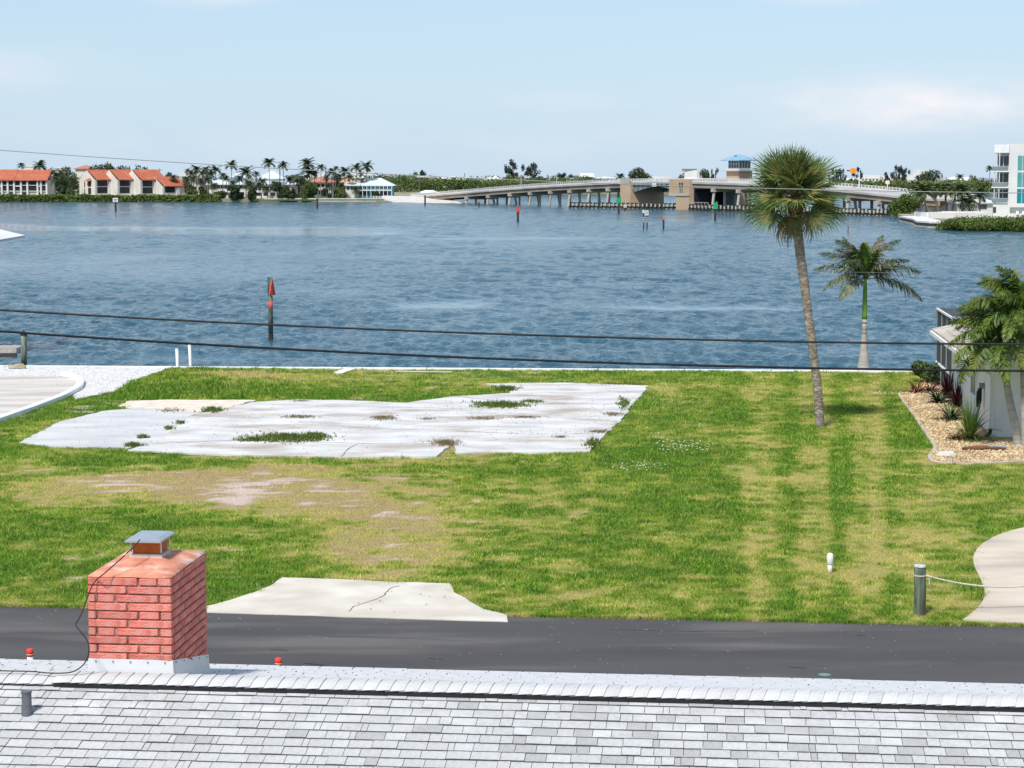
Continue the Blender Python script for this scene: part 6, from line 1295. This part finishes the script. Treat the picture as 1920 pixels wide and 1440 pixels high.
MB().bb(-tw_ + .5, tw_ - .5, -tw_ + .5, tw_ - .5, zT(319.3), zT(300.5)).build('cabin_glass', 'glass', tb)
MB().bb(-tw_ + .42, tw_ - .42, -tw_ + .42, tw_ - .42, zT(319.3), zT(314.8)).build('cabin_wall', 'rail', tb)
for s in (-1, 1):
    for i in range(5):
        q = -tw_ + .48 + i * (2 * tw_ - .96) / 4; MB().bb(q - .09, q + .09, s * (tw_ - .42) - .08, s * (tw_ - .42) + .08, zT(314.8), zT(300.6)).build('mullion', 'rail', tb)
        if 0 < i < 4: MB().bb(s * (tw_ - .42) - .08, s * (tw_ - .42) + .08, q - .09, q + .09, zT(314.8), zT(300.6)).build('mullion', 'rail', tb)
MB().bb(-tw_ + .4, tw_ - .4, -tw_ + .38, -tw_ + .5, zT(308), zT(307)).build('transom', 'rail', tb)
MB().hip(-tw_ - 1.3, tw_ + 1.3, -tw_ - 1.3, tw_ + 1.3, zT(300.2), zT(288.5), 0, .22).build('roof', 'blue_roof', tb)
mb = MB(); mb.add([(-1.2, -1.9, zT(295)), (1.2, -1.9, zT(295)), (0, -1.9, zT(290.5)), (0, 0, zT(290.5))], [(0, 1, 2), (1, 3, 2), (0, 2, 3)]); mb.build('roof_dormer', 'steel', tb)
# sloped abutment
mb = MB(); tA = [PY(772, 368, 822), PY(838, 370.5, 812)]; bA = [P(738, 379.5, -1.2), P(868, 381.5, -1.2)]; bk = [Vector((tA[0].x - 18, 862, tA[0].z)), Vector((tA[1].x - 18, 852, tA[1].z))]
mb.add([bA[0], bA[1], tA[1], tA[0], bk[1], bk[0], Vector((bk[1].x, bk[1].y, -2)), Vector((bk[0].x, bk[0].y, -2))], [(0, 1, 2, 3), (3, 2, 4, 5), (5, 4, 6, 7), (1, 6, 4, 2), (0, 3, 5, 7)]); mb.build('abutment', 'concrete', label='white sloping concrete abutment at the left end of the bridge', cat='abutment')
fc = thing('roadside_fence', 'white post and rail barrier along the shore road left of the bridge', 'fence', (PY(700, 366, 835).x, 835, -.2))
L_f = PY(772, 366, 835).x - PY(700, 366, 835).x
for z_ in (.5, 1.0): MB().bb(0, L_f, -.05, .05, z_ - .08, z_ + .08).build('rail', 'vwhite', fc)
for k in range(13): MB().bb(L_f * k / 12 - .12, L_f * k / 12 + .12, -.08, .08, 0, 1.25).build('post', 'vwhite', fc)
sh = thing('shore_wall', 'low pale retaining wall with grass strip along the left waterline', 'seawall', (PY(596, 375, y378 - 1).x, y378 - 1, 0))
wl_ = PY(742, 375, y378 - 1).x - PY(596, 375, y378 - 1).x
MB().bb(0, wl_, 0, .4, -1.5, -.75).build('wall_face', 'bconcrete', sh); MB().bb(-26, wl_, .41, 3.5, -.9, -.35).build('grass_bank', 'leafmid', sh); MB().bb(-22, wl_, 3.6, 4.0, -.3, .15).build('path_wall', 'concrete', sh)
tn = thing('tent', 'low white tent roof behind the bridge abutment', 'tent', (PY(804, 360, 868).x, 868, -.2)); MB().hip(-4.6, 4.6, -3, 3, PY(960, 361, 868).z + .2, PY(960, 356.5, 868).z + .2, 0, .2, 3).build('canopy', 'vwhite', tn)
for x_ in (-4.4, 4.4): MB().tube([(x_, -2.8, 0), (x_, -2.8, PY(960, 361, 868).z + .2)], .08, 6).build('leg', 'rail', tn)
# utility poles
def upole(px_, tp_, Y, lab, arm=True, r=.16):
    b = PY(px_, 350, Y); h = PY(px_, tp_, Y).z + .2; t = thing('utility_pole', lab, 'utility pole', (b.x, Y, -.2)); MB().tube([(0, 0, 0), (0, 0, h)], [r * 1.2, r], 8).build('pole', 'trunkfar', t)
    if arm: MB().bb(-1.2, 1.2, -.08, .08, h - .7, h - .5).build('cross_arm', 'trunkfar', t)
    return t
upole(525, 312, 862, 'timber utility pole in front of the gabled white house', False, .2); upole(611, 311, 858, 'timber utility pole between two palms near the pink roof', False, .2); upole(545, 328, 900, 'short utility pole behind the gabled white house', False); upole(300, 316, 900, 'thin utility pole above the lowest orange roof')
upole(871, 325, 1240, 'distant utility pole above the bridge ramp', False, .2); pp = upole(786, 331, 830, 'pale utility pole with long cross arm on the abutment', False, .17)
MB().bb(-.8, 5.5, -.1, .1, PY(960, 331, 830).z - .1, PY(960, 330, 830).z + .2).build('cross_arm', 'rail', pp); upole(818, 352, 815, 'short pole standing on the abutment by the road', False, .12); upole(733, 346, 850, 'thin pale pole at the right corner of the blue house', False, .12)
# lamp posts and signal on the bridge
def on_deck(px_, off): u_ = tloc(px_, off); q = Vector((A0.x, A0.y, 0)) + E_ * u_ + N_b * off; return Vector((q.x, q.y, zt(u_) - RH))
q = on_deck(1611, BW - .5); h = PY(1611, 318, q.y).z - q.z; sg = thing('traffic_signal', 'orange warning signal hanging on a mast arm over the right bridge ramp', 'signal', tuple(q))
MB().tube([(0, 0, 0), (0, 0, h)], .17, 8).build('pole', 'rail', sg); MB().bb(-3.4, 0, -.08, .08, h - .35, h - .2).build('mast_arm', 'steel', sg)
mb = MB(); vs = [(0 + .95 * math.cos(a), -.25, .75 * math.sin(a)) for a in np.linspace(0, 2 * math.pi, 13)[:-1]]; mb.add(vs + [(v[0], v[1] + .3, v[2]) for v in vs], [tuple(range(12)), tuple(range(23, 11, -1))] + [(i, 12 + i, 12 + (i + 1) % 12, (i + 1) % 12) for i in range(12)]); mb.build('signal_disc', 'orange', sg, (-1.75, 0, h - .28))
MB().bb(-3.5, -2.75, -.35, -.05, h - .42, h - .12).bb(-.85, -.1, -.35, -.05, h - .42, h - .12).build('signal_head', 'dark', sg, kind='stuff')
for px_, tp_, lab in [(1664, 339, 'lamp post with pale square head on the right bridge ramp'), (1044, 312, 'slim lamp post on the left bridge span right of the casuarinas'), (977, 318, 'slim lamp post on the left bridge span before the casuarinas'), (1340, 312, 'slim lamp post on the bridge left of the control tower')]:
    q = on_deck(px_, BW - .5); h = PY(px_, tp_, q.y).z - q.z; t = thing('lamp_post', lab, 'lamp post', tuple(q), 0, 'lamp posts on the bridge'); MB().tube([(0, 0, 0), (0, 0, h)], .09 if px_ != 1664 else .13, 6).build('pole', 'rail', t); MB().bb(-.5 if px_ == 1664 else -.8, .5 if px_ == 1664 else .1, -.15, .15, h - (.9 if px_ == 1664 else .1), h + .05).build('lamp_head', 'offwhite' if px_ == 1664 else 'rail', t)
# timber fenders guarding the channel
def fender(label, pa, pb, n, hz, rail_px=()):
    a = P(*pa, -1.2); b = P(*pb, -1.2); d = b - a; L = d.length; t = thing('channel_fender', label, 'fender', (a.x, a.y, -1.2), math.atan2(d.y, d.x)); r = random.Random(n)
    for k in range(n):
        x_ = L * k / (n - 1); h = hz * r.uniform(.85, 1.1); p = MB().tube([(x_, 0, -1), (x_ + r.uniform(-.1, .1), r.uniform(-.1, .1), h)], .26, 7).build('piling', 'darktimber', t)
        MB().tube([(x_, -.28, h * .45), (x_, -.3, h)], .27, 7).build('concrete_collar', 'bconcrete', p)
    MB().bb(-.4, L + .4, .3, .6, hz * .8, hz + .12).build('wale', 'darktimber', t); MB().bb(-.4, L + .4, .5, .8, .2, hz * .5).build('lower_wale', 'darktimber', t); return t
fender('dark timber fender with a row of pale pile heads before the left bascule pier', (1068, 390), (1270, 392.5), 27, 1.75)
fender('timber fender with pale pile heads under the right half of the bridge', (1292, 394), (1480, 400.5), 27, 1.7); fender('timber fender with pale pile heads between the tall palm and the mangrove', (1490, 401), (1662, 405.5), 26, 1.7)
g = thing('work_platform', 'small grey ladder platform beneath the right bridge ramp', 'platform', tuple(P(1598, 401, -1.2)))
for z_ in (1.6, 2.3, 3.0, 3.7): MB().bb(-.6, .7, -.05, .05, z_ - .06, z_ + .06).build('rung', 'rail', g)
for x_ in (-.6, .7): MB().bb(x_ - .06, x_ + .06, -.06, .06, 0, 3.8).build('upright', 'rail', g)

# ---- right point: seawall, terrace, modern building
qs = [P(*q, -1.2) for q in ((1709, 421), (1716, 425.5), (1740, 427.5), (1772, 428.5))]
ws = thing('stepped_seawall', 'white stepped concrete seawall at the tip of the right point', 'seawall', tuple(qs[0]))
for k in range(3):
    poly = [(p.x - qs[0].x + .25 * k, p.y - qs[0].y + .7 * k) for p in qs] + [(qs[-1].x - qs[0].x + 8, 30), (3, 30)]; MB().prism(poly, -1 if k == 0 else .45 * k + .003, .45 * (k + 1) - .12).build('step', ['bconcrete', 'darktimber', 'vwhite'][k], ws)
def YR(px_, py_, Y): return PY(px_, py_, Y)
tr = far_house('terrace', 'bright white terrace walls and ramp between the date palms and the modern building', 1738, 1862, 455, 399, 398, 'vwhite', None, dep=14, wins=[(.3, .36, 400, 406, 'bconcrete')], cat='terrace')
x_a = PY(1738, 350, 455).x; MB().prism([(.5, -1.5), (6, -1.5), (6, -.02), (.5, -.02)], 0, 1.2).build('ramp', 'vwhite', tr)
for k in range(19): MB().bb(3.4 + k * .62, 3.46 + k * .62, -.12, -.04, PY(960, 404, 455).z + .2, PY(960, 396.5, 455).z + .2).build('railing_post', 'vwhite', tr)
MB().bb(3.3, 14.6, -.14, -.03, PY(960, 397, 455).z + .2, PY(960, 396, 455).z + .2).build('railing_top', 'vwhite', tr)
far_house('house', 'low white house with tan front behind the date palm trunks', 1735, 1792, 520, 380, 371, 'vwhite', 'vwhite', 'gable', 10, [(.1, .55, 384, 389, 'beige'), (.6, .66, 374, 376, 'dark')], over=.6)
far_house('house', 'white house with arched grey window behind the small green palm', 1795, 1862, 500, 379, 369.5, 'vwhite', 'vwhite', 'hip', 10, [(.60, .84, 383.5, 392, 'glass'), (.08, .2, 384, 391, 'glass')], over=.7, inset=3)
YB = 430; xb0 = PY(1863, 350, YB).x; mdn = thing('modern_building', 'white four storey modern building with green glass and balconies at the right edge', 'building', (xb0, YB, 0), math.radians(-13))
def zB(py_): return PY(960, py_, YB).z
def xB(px_): return PY(px_, 350, YB).x - xb0
W2 = xB(1990)
MB().bb(xB(1890), W2, 0, 14, -.5, zB(270)).build('wall', 'vwhite', mdn); MB().bb(0, xB(1890) - .003, -.25, 14, zB(286.5), zB(270.8)).build('parapet', 'white', mdn)
MB().bb(xB(1869), xB(1890) - .01, 1.6, 13.9, -.5, zB(286.6)).build('recess_wall', 'stucco', mdn); MB().bb(0, xB(1890) - .003, .0, 14, -.5, zB(381)).build('base_wall', 'vwhite', mdn)
for t0, t1 in ((293, 319), (325, 349), (356, 379)):
    w_ = MB().bb(xB(1870.5), xB(1889), 1.5, 1.59, zB(t1), zB(t0)).build('window', 'glass', mdn); MB().bb(xB(1879.5), xB(1880.5), 1.42, 1.49, zB(t1), zB(t0)).build('mullion', 'white', w_)
for py_ in (321.5, 351.5):
    sl_ = MB().bb(-.45, xB(1890) - .01, -.35, 13, zB(py_ + .9), zB(py_ - .9)).build('balcony', 'white', mdn)
for py_ in (321.5, 351.5, 381):
    MB().bb(-.3, xB(1889), -.3, -.26, zB(py_ - 1.2), zB(py_ - 9)).build('glass_rail', mat('rail_glass', (.20, .26, .27), (.16, .21, .22), 1, .2, spec=.6) if py_ < 330 else bpy.data.materials['rail_glass'], mdn)
    MB().bb(-.35, xB(1889), -.33, -.24, zB(py_ - 9), zB(py_ - 9.5)).build('hand_rail', 'rail', mdn)
for x_ in (.05, 1.0): MB().tube([(x_ + .1, -.1, zB(381)), (x_ + .1, -.1, zB(287))], .10, 8).build('column', 'rail', mdn)
for t0, t1, m_ in ((292, 319, 'greenglass'), (323, 350, 'greenglass'), (354, 380.5, 'tealglass')):
    for a_ in (0, 1, 2):
        for c_ in (1906, 1955):
            x_ = xB(c_ + a_ * 9); MB().bb(x_, x_ + xB(1871), -.06, -.01, zB(t1), zB(t0)).build('window', m_, mdn)
MB().bb(xB(1893.5), W2 - 1, -.06, -.01, zB(399), zB(388.5)).build('garage_opening', 'steel', mdn); MB().bb(xB(1863), xB(1868.5), -.04, -.01, zB(399), zB(388)).build('window', 'glass', mdn)
for px_ in (1905, 1916): MB().bb(xB(px_), xB(px_ + 5), -.5, -.1, zB(402), zB(395.5)).build('planter', 'white', mdn)
# more greenery between the far houses
G4 = 'low bushes between the far houses'
for px0, px1, tp_, m_, lab in [(100, 122, 344, 'leafdark', 'low dark bush at the foot of the trees between the condominiums'), (120, 140, 350, 'leafmid', 'low green bush left of the stepped condominium wall'), (345, 372, 352, 'leafmid', 'low green bush at the left end of the palm row'), (368, 398, 350, 'leafdark', 'low dark bush beneath the middle of the palm row'), (396, 424, 356, 'leafmid', 'low green bush at the right end of the mangrove hedge'), (600, 622, 352, 'leafdark', 'low dark bush right of the salmon roofed house'), (622, 652, 350, 'leafmid', 'low green bush before the tan roofed house'), (700, 716, 357, 'leafdark', 'little dark bush under the turquoise porch')]:
    lobetree('bush', lab, px0, px1, tp_, 372, 836, 1300, .40, m_, int(px0), G4)
rt = random.Random(91)
for px_, tp_, w, lab in [(358, 322, 16, 'short palm at the left end of the cluster beside the stepped condominium'), (379, 321, 18, 'palm low in the middle of the left cluster'), (396, 322, 16, 'small palm between two taller ones at the right of the cluster'), (424, 331, 14, 'small palm under the high bushy palm'), (449, 332, 16, 'palm before the left wing of the metal roofed house'), (493, 336, 16, 'palm right of the gable dormer'), (543, 333, 18, 'palm before the right wing of the gabled white house'), (558, 335, 18, 'palm between the gabled white house and the large bush'), (590, 320, 16, 'palm at the left slope of the salmon roof'), (612, 330, 14, 'small palm at the foot of the utility pole'), (636, 327, 16, 'palm between the salmon roof and the tan roof'), (655, 328, 16, 'palm in front of the tan roof'), (677, 322, 14, 'palm leaning over the left edge of the blue house roof'), (325, 330, 14, 'palm at the right end of the lowest orange roof')]:
    tree('palm', px_, tp_, 848 + rt.uniform(0, 16), w, lab, G1)
for k, px_, tp_, Y, w, lab in [('round', 410, 330, 880, 26, 'dark tree filling the gap left of the metal roofed house'), ('round', 447, 327, 895, 22, 'dark tree behind the white metal roof'), ('bright', 566, 326, 890, 34, 'green tree behind the big double palm'), ('round', 628, 328, 890, 26, 'dark tree between the salmon and the tan roofs'), ('bright', 655, 330, 900, 26, 'green tree behind the tan roof'), ('round', 115, 326, 870, 36, 'wide dark tree in front between the condominiums'), ('bright', 340, 330, 880, 22, 'green tree right of the lowest orange roof'), ('round', 352, 340, 860, 20, 'small dark tree at the left end of the palm row')]: tree(k, px_, tp_, Y, w, lab)
